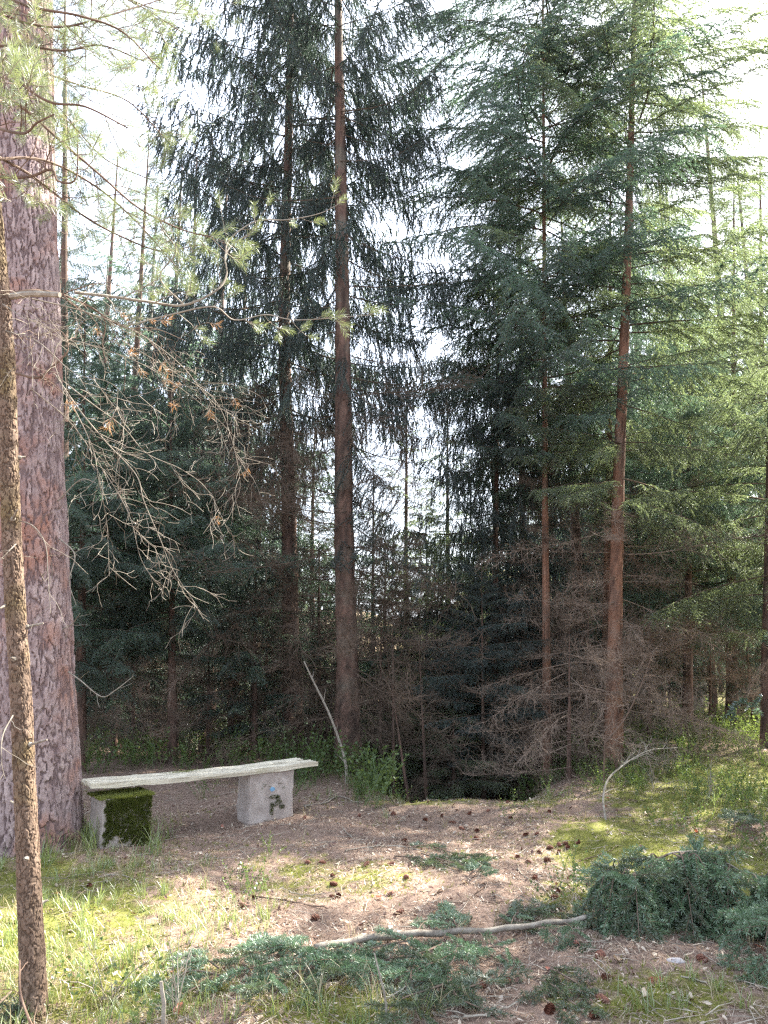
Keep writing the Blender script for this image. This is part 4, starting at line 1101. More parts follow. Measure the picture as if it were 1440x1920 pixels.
# ------------------------------------------------------------------ bench
def gat(px_, py_, up=0.0):
    lo, hi = 2.0, 30.0
    Ys = np.linspace(2.2, 14, 500)
    P = np.array([at(px_, py_, y) for y in Ys]); d = P[:, 2] - (H(P[:, 0], P[:, 1]) + up)
    k = np.argmax(d < 0)
    return P[k]
e0 = np.array([-2.27, 6.26, 0]); e1 = np.array([-.665, 7.42, 0])
bd = nrm(e1 - e0); bl = np.linalg.norm(e1 - e0); ba = math.atan2(bd[1], bd[0])
bc = (e0 + e1) / 2
bench = empty('bench', (bc[0], bc[1], float(H(bc[0], bc[1]))), 'low old bench of grey weathered planks on rough concrete blocks beside the big pine', 'bench', rz=ba)
bz = bench.location.z
def boxm(name, sx, sy, sz, mat, seed, div=.025, amp=.006, chip=.0, fr=9):
    nx_, ny_, nz_ = [max(2, int(round(a / div))) for a in (sx, sy, sz)]
    V = []; Q = []
    idx = {}
    def vid(i, j, k):
        if (i, j, k) not in idx:
            idx[(i, j, k)] = len(V); V.append([(i / nx_ - .5) * sx, (j / ny_ - .5) * sy, (k / nz_ - .5) * sz])
        return idx[(i, j, k)]
    for i in range(nx_):
        for j in range(ny_):
            Q.append([vid(i, j, 0), vid(i, j + 1, 0), vid(i + 1, j + 1, 0), vid(i + 1, j, 0)]); Q.append([vid(i, j, nz_), vid(i + 1, j, nz_), vid(i + 1, j + 1, nz_), vid(i, j + 1, nz_)])
    for i in range(nx_):
        for k in range(nz_):
            Q.append([vid(i, 0, k), vid(i + 1, 0, k), vid(i + 1, 0, k + 1), vid(i, 0, k + 1)]); Q.append([vid(i, ny_, k), vid(i, ny_, k + 1), vid(i + 1, ny_, k + 1), vid(i + 1, ny_, k)])
    for j in range(ny_):
        for k in range(nz_):
            Q.append([vid(0, j, k), vid(0, j, k + 1), vid(0, j + 1, k + 1), vid(0, j + 1, k)]); Q.append([vid(nx_, j, k), vid(nx_, j + 1, k), vid(nx_, j + 1, k + 1), vid(nx_, j, k + 1)])
    V = np.array(V)
    out = []
    for v in V:
        n = mnoise.noise_vector(Vector(v) * fr + Vector((seed, 0, 0)))
        ed = sum(1 for c, s_ in zip(v, (sx, sy, sz)) if abs(abs(c) - s_ / 2) < 1e-6)
        q = np.array(v) + np.array(n) * amp
        if ed >= 2: q *= 1 - (.006 + chip * max(0, n[0])) / np.linalg.norm(v)
        out.append(q)
    return mk_mesh(name, np.array(out), np.array(Q), mat, smooth=False)
TOPZ = .472
for j, (wy, off, th_, x0, L_) in enumerate(((.135, -.072, .040, 0, bl), (.125, .074, .036, -.03, bl - .05))):
    me = boxm('plank', L_, wy, th_, M['plank'], 3 + j, .02, .007, .02, 5)
    # slight sag and lengthwise checks in the old wood
    co = np.empty(len(me.vertices) * 3, np.float32); me.vertices.foreach_get('co', co); co = co.reshape(-1, 3)
    co[:, 2] -= .018 * (1 - (2 * co[:, 0] / L_) ** 2)
    up_ = co[:, 2] > 0
    co[:, 2] -= up_ * .007 * (np.abs(np.sin(co[:, 1] * 95 + np.sin(co[:, 0] * 3) * .8)) > .86)
    me.vertices.foreach_set('co', co.ravel()); me.update()
    obj('plank', me, bench, (x0, off, TOPZ - th_ / 2 - bz + (.004 if j else 0)), (0, 0, .006 * (1 if j else -1)))
GX2 = lambda lx, ly: bc + np.array([math.cos(ba) * lx - math.sin(ba) * ly, math.sin(ba) * lx + math.cos(ba) * ly, 0])
def block(lx, ly, sx, sy, top, seed):
    p = GX2(lx, ly); gzz = float(H(p[0], p[1])) - .08
    hgt = top - gzz
    return obj('concrete_block', boxm('concrete_block', sx, sy, hgt, M['concrete'], seed, .025, .008, .03, 10), bench, (lx, ly, (top + gzz) / 2 - bz), (0, 0, 0)), hgt
blkR, hR = block(bl / 2 - .45, 0.0, .43, .25, TOPZ - .048, 11)
blkL, hL = block(-bl / 2 + .25, -.07, .36, .34, TOPZ - .115, 12)
blkL['label'] = 'concrete block capped with thick moss'
def moss_patch(parent, pts, nrmv, s0, s1, mat, seed, label=None):
    r = np.random.default_rng(seed); n = len(pts)
    z = nrm(nrmv); a = nrm(np.cross(z, [.31, .2, .9])); b = np.cross(z, a)
    B = np.stack([a, b, z], -1)
    Rm = np.repeat(B[None], n, 0) @ frames(n, .35)
    s = s0 + (s1 - s0) * r.random(n)
    P, Fo = replicate(mv, mf, np.asarray(pts), Rm, np.stack([s, s, s], -1))
    o = obj('moss', mk_mesh('moss', P, Fo, M[mat]), parent); tag(o, label, kind='stuff')
    return o
r = np.random.default_rng(8)
n = 3600
tp = np.stack([(r.random(n) - .5) * .42, (r.random(n) - .5) * .34, np.full(n, hL / 2 + .002)], -1)
tp = tp[(vn1(tp[:, 0] * 14 + 3, tp[:, 1] * 14 + 9) > -.28)]
moss_patch(blkL, tp, np.array([0, 0, 1.]), .012, .028, 'moss', 1, 'bright green moss cushion')
n = 6500
x_ = (r.random(n) - .5) * .40; z_ = hL / 2 - r.random(n) ** 1.3 * .36
k = (z_ > hL / 2 - .19 - .24 * (vn1(x_ * 12 + 31, 0 * z_ + 2) + .5) - .10 * (vn2(x_ * 40, z_ * 40) + .5)) & (x_ > -.16 + .06 * vn2(z_ * 30, 4 + 0 * z_)) & (np.abs(x_) < .18)
moss_patch(blkL, np.stack([x_, np.full(n, -.172), z_], -1)[k], np.array([0, -1., .2]), .010, .022, 'concrete_moss', 2, 'dark moss hanging down the block face')
# dark moss marks and a blue paint smear on the right block
def spots(cx, cz, rx, rz, n, a=0):
    t_ = r.random(n) * 6.283; q = np.sqrt(r.random(n))
    u, v = q * np.cos(t_) * rx, q * np.sin(t_) * rz
    return np.stack([cx + u * math.cos(a) - v * math.sin(a), np.full(n, -.129), cz + u * math.sin(a) + v * math.cos(a)], -1)
mk = np.vstack([spots(.02, .02, .055, .018, 130), spots(.055, .0, .02, .02, 60), spots(-.005, -.075, .022, .055, 150), spots(.04, -.035, .055, .018, 130, .3),
                spots(.085, -.06, .018, .03, 60), spots(.105, -.07, .02, .015, 40)])
moss_patch(blkR, mk, np.array([0, -1., 0.1]), .006, .012, 'concrete_moss', 3, 'dark green moss mark on the concrete')
mk = np.vstack([spots(-.075, .125, .02, .012, 26), spots(-.03, .11, .012, .008, 14), spots(.07, .125, .02, .008, 26), spots(.10, .09, .025, .01, 22), spots(-.10, .10, .01, .012, 12)])
moss_patch(blkR, mk, np.array([0, -1., 0.1]), .004, .008, 'concrete_moss', 4, 'small dark lichen specks')
n_ = 10; th = np.arange(n_) * 2 * math.pi / n_
rad_ = .022 * (.7 + .5 * r.random(n_))
pv = np.vstack([[[.0, -.1305, .085]], np.stack([rad_ * np.cos(th) * 1.2, np.full(n_, -.129), .085 + rad_ * .8 * np.sin(th)], -1), np.stack([rad_ * np.cos(th) * 1.2, np.full(n_, -.120), .085 + rad_ * .8 * np.sin(th)], -1)])
pf = [[0, 1 + i, 1 + (i + 1) % n_] for i in range(n_)]; pq = [[1 + i, 1 + n_ + i, 1 + n_ + (i + 1) % n_, 1 + (i + 1) % n_] for i in range(n_)]
obj('paint_mark', mk_mesh('paint_mark', pv, [np.array(pf), np.array(pq)], M['blue_paint']), blkR)
# moss on the planks
x_ = -.18 + .16 * r.normal(0, .5, 220); y_ = .07 + r.normal(0, .02, 220)
moss_patch(bench, np.stack([x_, y_, np.full(220, TOPZ - bz - .010)], -1), np.array([0, 0, 1.]), .006, .012, 'moss', 5, 'thin moss strip on the rear plank')

# ------------------------------------------------------------------ fallen boughs
def fir_spray(seed, mat, L=.22, nl=.026):
    rng = np.random.default_rng(seed); mb = MB(); sp, sdr, sl = [], [], []
    main = grow(rng, [0, 0, 0], [1, 0, .05], L, 6, .03, .05)
    mb.tube(main, np.linspace(.0026, .0012, 7), 4, cap=False)
    dd = np.diff(main, axis=0)
    for k in range(6): sp.append(main[k]); sdr.append(nrm(dd[k])); sl.append(L / 6)
    for i in range(7):
        f = .12 + .8 * i / 7; k = min(int(f * 6), 5); q = main[k] + dd[k] * (f * 6 - k)
        s_ = 1 if i % 2 else -1
        ln = (.04 + .07 * rng.random()) * (1.25 - f)
        d = nrm(nrm(dd[k]) * .8 + np.array([0, s_ * .9, 0]) + rng.normal(0, .12, 3))
        tw = grow(rng, q, d, ln, 3, .03, .06); mb.tube(tw, np.linspace(.0016, .001, 4), 3, cap=False)
        dv = np.diff(tw, axis=0)
        for j in range(3): sp.append(tw[j]); sdr.append(nrm(dv[j])); sl.append(ln / 3)
    V, Fc = needles(np.array(sp), np.array(sdr), np.array(sl), rng, nl, .0036, .0012, .8, .2, rhomb=True)
    W = np.concatenate(mb.V); Q = np.concatenate(mb.Q) + len(V)
    return mk_mesh('needle_spray', np.vstack([V, W]), [np.vstack([Fc, Q])], [M[mat], M['twig_brown']], midx=[0] * len(Fc) + [1] * len(Q))
FIR = [fir_spray(i, 'needle_fir') for i in range(5)]
FIRD = [fir_spray(30 + i, 'needle_fir_dull') for i in range(3)]
def frond(parent, rootv, pts, r0, rng, lib, spacing=.055, flat=.0, s=1.0, hang=0.):
    """secondary stem with needle sprays as parts"""
    pts = np.asarray(pts)
    mb = MB(); mb.tube(pts, np.linspace(r0, .002, len(pts)), 6)
    b = obj('side_branch', mb.mesh('side_branch', M['branch_bark']), parent); b.location = -Vector(rootv)
    seg = np.diff(pts, axis=0); sl = np.linalg.norm(seg, axis=1); cum = np.concatenate([[0], np.cumsum(sl)]); tot = cum[-1]
    q = spacing; i = 0
    while q <= tot + spacing:
        k = int(np.clip(np.searchsorted(cum, min(q, tot - 1e-4)) - 1, 0, len(seg) - 1)); p = pts[k] + seg[k] * ((min(q, tot) - cum[k]) / sl[k]); d = nrm(seg[k])
        side = nrm(np.cross(d, [0, 0, 1])) * (1 if i % 2 else -1)
        dr = nrm(d * .75 + side * (.8 if q < tot else 0) + np.array([0, 0, -hang]) + rng.normal(0, .15, 3) * [1, 1, .6])
        o = obj('needle_spray', lib[rng.integers(len(lib))], b)
        place_dir(o, p, dr, s * (.65 + .5 * rng.random()), rng.normal(0, .35 if flat else .9))
        q += spacing * (.7 + .6 * rng.random()); i += 1
def on_ground(px_, py_, up=.02):
    p = gat(px_, py_, up); return p
rng = np.random.default_rng(12)
# 1: the long bare stem rising into the blue green heap
stem_px = [(590, 1778, .02), (650, 1765, .025), (730, 1752, .035), (830, 1747, .035), (940, 1748, .03), (1020, 1738, .035), (1085, 1724, .04)]
stem = [on_ground(a, b, u) for a, b, u in stem_px]
for k_ in range(1, 6):
    f_ = k_ / 6; stem[k_] = stem[k_] * .25 + .75 * (stem[0] * (1 - f_) + stem[6] * f_) + np.array([0, .02 * math.sin(f_ * 7), .006])
yb = stem[-1][1]
stem += [at(1130, 1706, yb + .03), at(1165, 1680, yb + .10), at(1200, 1640, yb + .16), at(1245, 1606, yb + .22), at(1300, 1596, yb + .24), at(1360, 1618, yb + .20), at(1420, 1655, yb + .12), at(1470, 1700, yb + .05)]
rootv = np.array([stem[3][0], stem[3][1], float(H(stem[3][0], stem[3][1]))])
fb = empty('fallen_branch', rootv, 'long broken bough, bare grey stem leading into a heap of blue green needles', 'branch')
sp_ = catmull(stem, 7)
sp_[:, 2] += .004 * np.sin(np.arange(len(sp_)) * .9)
mb = MB(); mb.tube(sp_, np.interp(np.linspace(0, 1, len(sp_)), [0, .42, .55, 1], [.018, .014, .008, .003]), 10)
b = obj('stem', mb.mesh('stem', M['twig_stem'], True), fb); b.location = -Vector(rootv)
gg = lambda x, y: float(H(x, y))
N_ = len(sp_)
for i in range(38):
    k = int(N_ * (.56 + .43 * i / 38)); p = sp_[k]
    az = rng.uniform(-2.9, .2) if i % 4 else rng.uniform(.2, 2.6)     # mostly towards the camera side
    hd = np.array([math.cos(az), math.sin(az), 0])
    reach = .12 + .27 * rng.random()
    end = p + hd * reach; end[2] = gg(end[0], end[1]) + .02 + .05 * rng.random()
    mid = (p + end) / 2 + np.array([0, 0, .06 + .12 * rng.random()])
    q1 = p * .75 + end * .25 + np.array([0, 0, .06]); 
    frond(fb, rootv, catmull([p, q1, mid, end], 5), .005, rng, FIR + FIRD[:2], .050, s=.98, hang=.45)
for i in range(7):       # small side shoots along the bare stem
    k = int(N_ * (.17 + .045 * i)); p = sp_[k]; az = rng.uniform(-2.4, -.6) if i % 3 else 1.2
    end = p + np.array([math.cos(az), math.sin(az), 0]) * (.14 + .12 * rng.random()); end[2] = gg(end[0], end[1]) + .015
    frond(fb, rootv, catmull([p, (p + end) / 2 + [0, 0, .03], end], 5), .003, rng, FIR, .05, s=.6, hang=.1)
# others lying on the floor
def lying(label, lines, lib, seed, s=.8, up=.03, cat='branch', name='fallen_branch', spacing=.05, r0=.005):
    rng = np.random.default_rng(seed)
    p0 = on_ground(*lines[0][0], 0.0); e = empty(name, p0, label, cat)
    for L in lines:
        P = [on_ground(a, b, up * (1 + .8 * (j % 2))) for j, (a, b) in enumerate(L)]
        frond(e, p0, catmull(P, 5), r0, rng, lib, spacing * 1.35, True, s, 0.02)
    return e
lying('dense green needle bough lying on the grass left of the bare grey stem',
      [[(640, 1785), (590, 1790), (530, 1800), (470, 1815)], [(620, 1790), (580, 1815), (530, 1830), (490, 1850)], [(600, 1780), (560, 1775), (500, 1780), (450, 1800)], [(600, 1800), (620, 1830), (600, 1850)], [(560, 1790), (540, 1770), (500, 1760)]], FIR + FIRD[:1], 1, .85, .04)
lying('green needle bough lying just in front of the middle of the long grey stem',
      [[(830, 1770), (780, 1790), (720, 1800), (660, 1815)], [(800, 1770), (760, 1765), (690, 1780), (640, 1800)], [(860, 1760), (850, 1800), (820, 1830)], [(850, 1790), (800, 1810), (740, 1840)], [(870, 1760), (855, 1735), (850, 1720)], [(780, 1800), (770, 1830), (780, 1850)]], FIR + FIRD[:1], 2, .85, .045)
lying('small green needle twig in front of the stem near the middle of the picture', [[(880, 1775), (910, 1785), (935, 1800)], [(900, 1780), (940, 1775), (965, 1795)]], FIR, 3, .7, .03)
lying('greyish green needle bough at the bottom edge below the middle',
      [[(860, 1830), (820, 1850), (760, 1870), (720, 1900)], [(840, 1840), (860, 1870), (900, 1890)], [(800, 1860), (780, 1890), (790, 1920)], [(830, 1850), (880, 1850), (930, 1830)]], FIRD, 4, .85, .035)
lying('faded green needle spray lying on the path behind the long grey stem', [[(930, 1725), (970, 1712), (1020, 1700)], [(950, 1715), (985, 1700), (1050, 1712)], [(940, 1720), (960, 1735), (990, 1732)]], FIRD, 5, .8, .02)
lying('dull green needle spray with a thin twig in front of the path notch', [[(760, 1590), (800, 1585), (850, 1600), (890, 1612)], [(790, 1600), (830, 1612), (880, 1625)], [(740, 1605), (780, 1608), (830, 1618)]], FIRD, 6, .8, .02, spacing=.06)
lying('small bright green clump at the end of the dull spray on the path', [[(880, 1640), (895, 1630), (905, 1620)], [(885, 1645), (905, 1640)]], FIR, 7, .6, .03)
lying('dull green spray flat on the floor near the bottom right of the path', [[(1000, 1830), (1040, 1850), (1080, 1885)], [(1020, 1810), (1060, 1830), (1110, 1860)], [(1030, 1840), (1020, 1870), (1045, 1890)]], FIRD, 8, .85, .015)
lying('dull green spray at the lower left behind the pink twig', [[(20, 1860), (0, 1880), (-20, 1900)], [(40, 1880), (20, 1900), (10, 1915)]], FIRD, 9, .8, .03)
lying('dark green needle bough lying in the grass at the lower left', [[(420, 1830), (360, 1820), (310, 1840)], [(400, 1830), (370, 1850), (330, 1870)], [(410, 1815), (380, 1795), (340, 1790)]], FIR, 10, .8, .03)
lying('green needle bough at the right edge beside the blue green heap', [[(1440, 1700), (1410, 1730), (1400, 1770)], [(1450, 1690), (1440, 1740), (1430, 1790)], [(1460, 1680), (1480, 1740), (1460, 1790)]], FIR, 11, .85, .12)
lying('small dark green twig standing in the moss on the right', [[(1375, 1560), (1378, 1540), (1380, 1520)], [(1380, 1550), (1395, 1540), (1400, 1530)]], FIRD, 12, .7, .08)

# ------------------------------------------------------------------ cones, leaves, sticks, stone
def cone_mesh(seed, open_=1.0, L=.055, W=.018):
    r = np.random.default_rng(seed); V = []; T = []; k = 0
    mb = MB(); t_ = np.linspace(0, 1, 8)
    mb.tube(np.stack([L * (t_ - .5), 0 * t_, 0 * t_], -1), W * .62 * np.sin(math.pi * (.12 + .84 * t_)) ** .7, 8)
    N = 64
    for i in range(N):
        f = (i + .5) / N; a = i * 2.39996; x = L * (f - .5); rr = W * .6 * math.sin(math.pi * (.12 + .84 * f)) ** .7
        o = np.array([0, math.cos(a), math.sin(a)]); tn = np.array([0, -math.sin(a), math.cos(a)]); ax = np.array([1., 0, 0])
        b_ = ax * x + o * rr * .8; sl = W * .8 * math.sin(math.pi * (.15 + .75 * f)) ** .6 * (.8 + .4 * r.random())
        d = nrm(o * open_ + ax * .75); w_ = W * .36; up_ = nrm(np.cross(tn, d)) * W * .10
        V += [b_ - tn * w_ * .4, b_ + tn * w_ * .4, b_ + d * sl * .75 + tn * w_, b_ + d * sl, b_ + d * sl * .75 - tn * w_, b_ + d * sl * .7 + up_]
        T += [[k, k + 1, k + 5], [k + 1, k + 2, k + 5], [k + 2, k + 3, k + 5], [k + 3, k + 4, k + 5], [k + 4, k, k + 5], [k, k + 4, k + 2], [k, k + 2, k + 1], [k + 4, k + 3, k + 2]]; k += 6
    mb.add(V, T)
    return mb.mesh('pine_cone', M['cone'])
CONE = [cone_mesh(0), cone_mesh(1, 1.5, .05, .022), cone_mesh(2, .7, .06, .016)]
cones = [(951, 1504), (1030, 1521), (958, 1534), (986, 1566), (1007, 1563), (1060, 1581), (1083, 1579), (1049, 1584), (1065, 1589), (1048, 1597), (1032, 1590),
 (1011, 1598), (970, 1609), (991, 1617), (1026, 1613), (1003, 1646), (1067, 1648), (1104, 1659), (1134, 1659), (1046, 1671), (1041, 1682), (1176, 1661), (1147, 1644),
 (738, 1526), (674, 1529), (758, 1575), (829, 1529), (849, 1542), (895, 1558), (894, 1572), (866, 1553), (797, 1537), (571, 1533), (577, 1617), (605, 1617), (687, 1620),
 (732, 1620), (625, 1643), (762, 1644), (626, 1657), (623, 1682), (635, 1680), (733, 1677), (832, 1702), (592, 1721), (457, 1697), (477, 1683), (167, 1660), (915, 1520), (880, 1525)]
GC = 'cones scattered on the path'
special = [(748, 1711, 1.0, 'reddish pine cone in the middle of the path behind the long grey stem'), (905, 1847, 1.05, 'pine cone near the bottom, left one of the pair on the bare path'),
 (946, 1841, 1.05, 'round pine cone near the bottom, right one of the pair on the bare path'), (883, 1875, 1.1, 'dark red pine cone beside the greyish needle bough at the bottom'),
 (1031, 1893, 1.15, 'open pine cone with ribbed scales at the bottom edge right of the pale stick'), (1116, 1903, 1.0, 'brown pine cone at the bottom edge, right of the open ribbed cone'),
 (1138, 1834, .9, 'small dark pine cone below the blue green heap'), (1132, 1875, 1.2, 'long dark cone lying flat between the bottom edge and the blue green heap'),
 (1125, 1792, 1.0, 'reddish cone at the lower left foot of the blue green heap'), (1316, 1800, 1.1, 'red brown cone right of the round tan leaf'),
 (1393, 1836, .9, 'small red brown cone at the lower right below the heap'), (1419, 1752, 1.5, 'large dark red cone at the right edge beside the heap')]
rng = np.random.default_rng(3)
def cone_at(a, b, s, lab, grp=None):
    p = on_ground(a, b, .012); 
    o = obj('pine_cone', CONE[rng.integers(3)]); o.location = p; o.rotation_euler = (rng.random() * 6, rng.normal(0, .35), rng.random() * 6); o.scale = (s,) * 3
    tag(o, lab, 'pine cone', grp)
for a, b in cones:
    if a > 940 and 1555 < b < 1625: lab = 'small dark pine cone in the cluster on the right half of the path'
    elif a > 940 and b > 1625: lab = 'dark pine cone on the path just behind the blue green heap'
    elif b < 1560: lab = 'small dark pine cone near the crest of the path'
    elif a < 700: lab = 'dark pine cone on the leaf litter in front of the bench'
    else: lab = 'dark pine cone on the middle of the path'
    cone_at(a, b, .72 + .25 * rng.random(), lab, GC)
for a, b, s, lab in special: cone_at(a, b, s, lab, GC)

def leaf_mesh(seed, mat):
    r = np.random.default_rng(seed); n = 14; th = np.arange(n) * 2 * math.pi / n
    rad_ = .5 * (.8 + .2 * np.cos(2 * th)) * (1 + .10 * r.normal(0, 1, n)) ; 
    xy = np.stack([rad_ * np.cos(th) * 1.25, rad_ * np.sin(th) * .8], -1)
    def z(x, y): return .25 * y * y + .12 * math.sin(x * 5 + seed) + .10 * x * x - abs(y) * .05
    V = [[0, 0, -.02]] + [[x * .5, y * .5, z(x * .5, y * .5)] for x, y in xy] + [[x, y, z(x, y) + .05] for x, y in xy]
    T = [[0, 1 + i, 1 + (i + 1) % n] for i in range(n)]; Q = [[1 + i, 1 + n + i, 1 + n + (i + 1) % n, 1 + (i + 1) % n] for i in range(n)]
    V = V + [[-.6, .006, .05], [-.6, -.006, .05], [-1.0, 0, .10]]; T.append([2 * n + 1, 2 * n + 2, 2 * n + 3])
    return mk_mesh('fallen_leaf', np.array(V), [np.array(T), np.array(Q)], M[mat])
LR = [leaf_mesh(i, 'leaf_red') for i in range(3)]; LT = [leaf_mesh(i + 5, 'leaf_tan') for i in range(3)]
leaves = [(710, 1682, 'r', .075, 'pinkish red leaf lying on the middle of the path'), (740, 1646, 'r', .04, 'small orange red leaf in the sunny patch of the path'),
 (1078, 1768, 'r', .065, 'red leaf behind the lower left foot of the blue green heap'), (1159, 1798, 't', .075, 'large pale leaf in front of the blue green heap'),
 (1290, 1792, 't', .075, 'round tan pink leaf right of the pale stone'), (1230, 1838, 'r', .075, 'dark red leaf standing on edge below the pale stone'),
 (1029, 1819, 'r', .045, 'small orange leaf on the floor in front of the heap'), (1185, 1845, 't', .08, 'pale grey leaf left of the dark red upright leaf'),
 (1209, 1862, 't', .06, 'cream leaf just below the pale grey leaf'), (1425, 1776, 'r', .06, 'red leaf at the right edge under the heap'),
 (1296, 1826, 't', .05, 'pinkish curled leaf below the round tan leaf'), (1140, 1496, 'r', .05, 'orange leaf caught on the bent pale sapling, upper one'),
 (1136, 1511, 'r', .045, 'orange leaf caught on the bent pale sapling, lower one'), (1384, 1481, 'r', .07, 'orange leaf in the green undergrowth near the right edge'),
 (1305, 1558, 'r', .07, 'orange brown leaf on the moss at the right'), (1318, 1575, 't', .06, 'tan leaf on the moss just below the orange brown one'),
 (1215, 1526, 't', .08, 'whitish leaf at the upper rim of the moss on the right'), (333, 1893, 'r', .075, 'curled rust coloured leaf at the lower left beside the pale broken stalk'),
 (417, 1549, 'r', .06, 'red leaf on the litter left of the right concrete block'), (473, 1627, 't', .10, 'long tan leaf on the litter in front of the bench'),
 (167, 1550, 't', .07, 'tan leaf between the mossy block and the big pine'), (107, 1675, 'r', .06, 'orange leaf in the grass right of the young pine'),
 (433, 1733, 't', .05, 'pale leaf in the grass at the left of the path'), (15, 1590, 'r', .08, 'brown leaf left of the young pine'),
 (113, 1617, 't', .055, 'pale leaf behind the sunny grass beside the young pine'), (645, 1727, 't', .055, 'tan leaf on the path above the dense needle bough'),
 (815, 1712, 't', .05, 'oval pink tan leaf on the middle right of the path'), (770, 1730, 't', .075, 'pale curled leaf lying against the long grey stem'),
 (870, 1653, 't', .05, 'pale leaf under the small bright green clump on the path'), (893, 1655, 't', .045, 'rounded pale leaf right of the small bright green clump'),
 (820, 1672, 't', .09, 'pale curled bark like leaf on the path'), (1015, 1800, 't', .04, 'small pale leaf near the foot of the heap'), (1340, 1700, 'r', .05, 'red brown leaf half hidden by the heap'),
 (1400, 1610, 't', .045, 'small pale leaf in the moss at the right edge'), (960, 1690, 't', .04, 'small pale leaf behind the faded spray'), (870, 1793, 't', .05, 'pale leaf among the needles in front of the stem')]
for a, b, k, s, lab in leaves:
    p = on_ground(a, b, .018)
    o = obj('fallen_leaf', (LR if k == 'r' else LT)[rng.integers(3)]); o.location = p
    o.rotation_euler = (rng.normal(0, .35), rng.normal(0, .35), rng.random() * 6)
    if 'upright' in lab or 'on edge' in lab: o.rotation_euler = (1.2, .1, .2)
    o.scale = (s * .8,) * 3; tag(o, lab, 'leaf')
sticks = [([(969, 1627), (986, 1646), (1012, 1659), (1037, 1684)], .007, 'grey', 'bent grey stick on the right half of the path'),
 ([(1027, 1663), (1055, 1664), (1080, 1666)], .006, 'brown', 'short straight stick right of the bent grey one'),
 ([(807, 1900), (847, 1906), (907, 1903), (970, 1880)], .008, 'grey', 'pale curved stick at the bottom edge of the path'),
 ([(1282, 1535), (1309, 1528)], .008, 'grey', 'short grey stick on the moss at the right'),
 ([(1275, 1830), (1350, 1850), (1421, 1849)], .005, 'grey', 'long thin pale twig at the lower right'),
 ([(1249, 1864), (1305, 1886), (1339, 1916)], .005, 'grey', 'thin twig running down to the bottom right edge'),
 ([(571, 1511), (610, 1505), (637, 1492), (668, 1503), (715, 1494)], .010, 'grey', 'pale crooked stick right of the concrete block'),
 ([(633, 1542), (657, 1568), (692, 1585)], .006, 'grey', 'thin curved stick between the bench and the dull spray'),
 ([(647, 1595), (711, 1586), (762, 1589), (812, 1601), (874, 1618)], .007, 'grey', 'long thin pale stick crossing the path over the dull spray'),
 ([(480, 1683), (523, 1687), (560, 1692), (613, 1703)], .009, 'brown', 'brown stick on the litter at the left of the path'),
 ([(530, 1665), (560, 1677), (610, 1678)], .005, 'grey', 'thin pale stick just behind the brown one'),
 ([(200, 1640), (227, 1640), (253, 1650), (267, 1657)], .006, 'grey', 'thin wavy twig on the grass right of the young pine'),
 ([(147, 1535), (168, 1520)], .009, 'grey', 'short whitish stick leaning near the mossy block'),
 ([(908, 1662), (870, 1690), (820, 1695)], .005, 'brown', 'brown twig on the path below the small bright clump'),
 ([(900, 1690), (935, 1692), (960, 1685)], .006, 'brown', 'short brown twig on the path behind the faded spray'),
 ([(925, 1670), (935, 1700)], .006, 'brown', 'short dark stick pointing toward the viewer on the path'),
 ([(1000, 1745), (1060, 1768), (1075, 1762)], .005, 'grey', 'thin twig lying under the right end of the grey stem'),
 ([(200, 1900), (240, 1850), (290, 1800)], .005, 'grey', 'dry pale stalk slanting in the grass at the lower left'),
 ([(1085, 1615), (1130, 1600), (1160, 1585)], .005, 'brown', 'thin twig at the rim of the moss right of the cones')]
for L, r_, c_, lab in sticks:
    P = catmull([on_ground(a, b, r_ * .9 + .006) for a, b in L], 6); P = P + rng.normal(0, .003, P.shape)
    ctr = P[len(P) // 2].copy()
    mb = MB(); tips = []
    twiggy(mb, P - ctr, r_ * .8, r_ * .4, rng, 1, .25, .08, 0, .15, tips, 6)
    o = obj('stick', mb.mesh('stick', M['twig_' + c_])); o.location = ctr; tag(o, lab, 'stick')
# uncountable small twigs
mb = MB()
x, y = sample(2600, (2.9, 9.3), litter_d)
for a, b in zip(x, y):
    L_ = .05 + .16 * rng.random() ** 2; az = rng.random() * 6.28; p = np.array([a, b, float(H(a, b)) + .010])
    q = p + np.array([math.cos(az), math.sin(az), 0]) * L_; q[2] = float(H(q[0], q[1])) + .008 + .015 * rng.random()
    m_ = (p + q) / 2 + rng.normal(0, .007, 3); mb.tube([p, m_, q], [.0018, .0022, .0012], 3, cap=False)
tag(obj('twig_litter', mb.mesh('twig_litter', M['twig_grey'])), 'small broken twigs strewn over the forest floor', kind='stuff')

# bent pale sapling on the right, leaning pole and twigs standing up
def standing(name, L, r0, r1, mat, lab, depth=1, sp=.16, ln=.22, seed=0, cat='sapling', grav=.02):
    P = pxline(L); z0 = float(H(P[0][0], P[0][1])); P[0][2] = min(P[0][2], z0 - .02)
    ctr = P[0].copy(); mb = MB(); tips = []; r = np.random.default_rng(seed)
    twiggy(mb, P - ctr, r0, r1, r, depth, sp, ln, grav, .16, tips, 6)
    o = obj(name, mb.mesh(name, M[mat])); o.location = ctr; tag(o, lab, cat)
g1 = on_ground(1136, 1537, 0)
standing('bare_sapling', [(1136, 1540, g1[1]), (1131, 1496, g1[1] + .1), (1140, 1462, g1[1] + .2), (1162, 1440, g1[1] + .35), (1189, 1421, g1[1] + .5), (1222, 1406, g1[1] + .7), (1270, 1402, g1[1] + 1)], .011, .004, 'twig_grey', 'bare pale sapling bent over to the right beside the path', 2, .10, .35, 1)
standing('leaning_pole', [(650, 1440, 9.0), (640, 1400, 9.0), (618, 1340, 9.0), (588, 1278, 9.0), (570, 1240, 9.0)], .018, .008, 'twig_grey', 'pale thin dead pole leaning left in front of the reddish spruce trunk', 1, .3, .2, 2, 'pole')
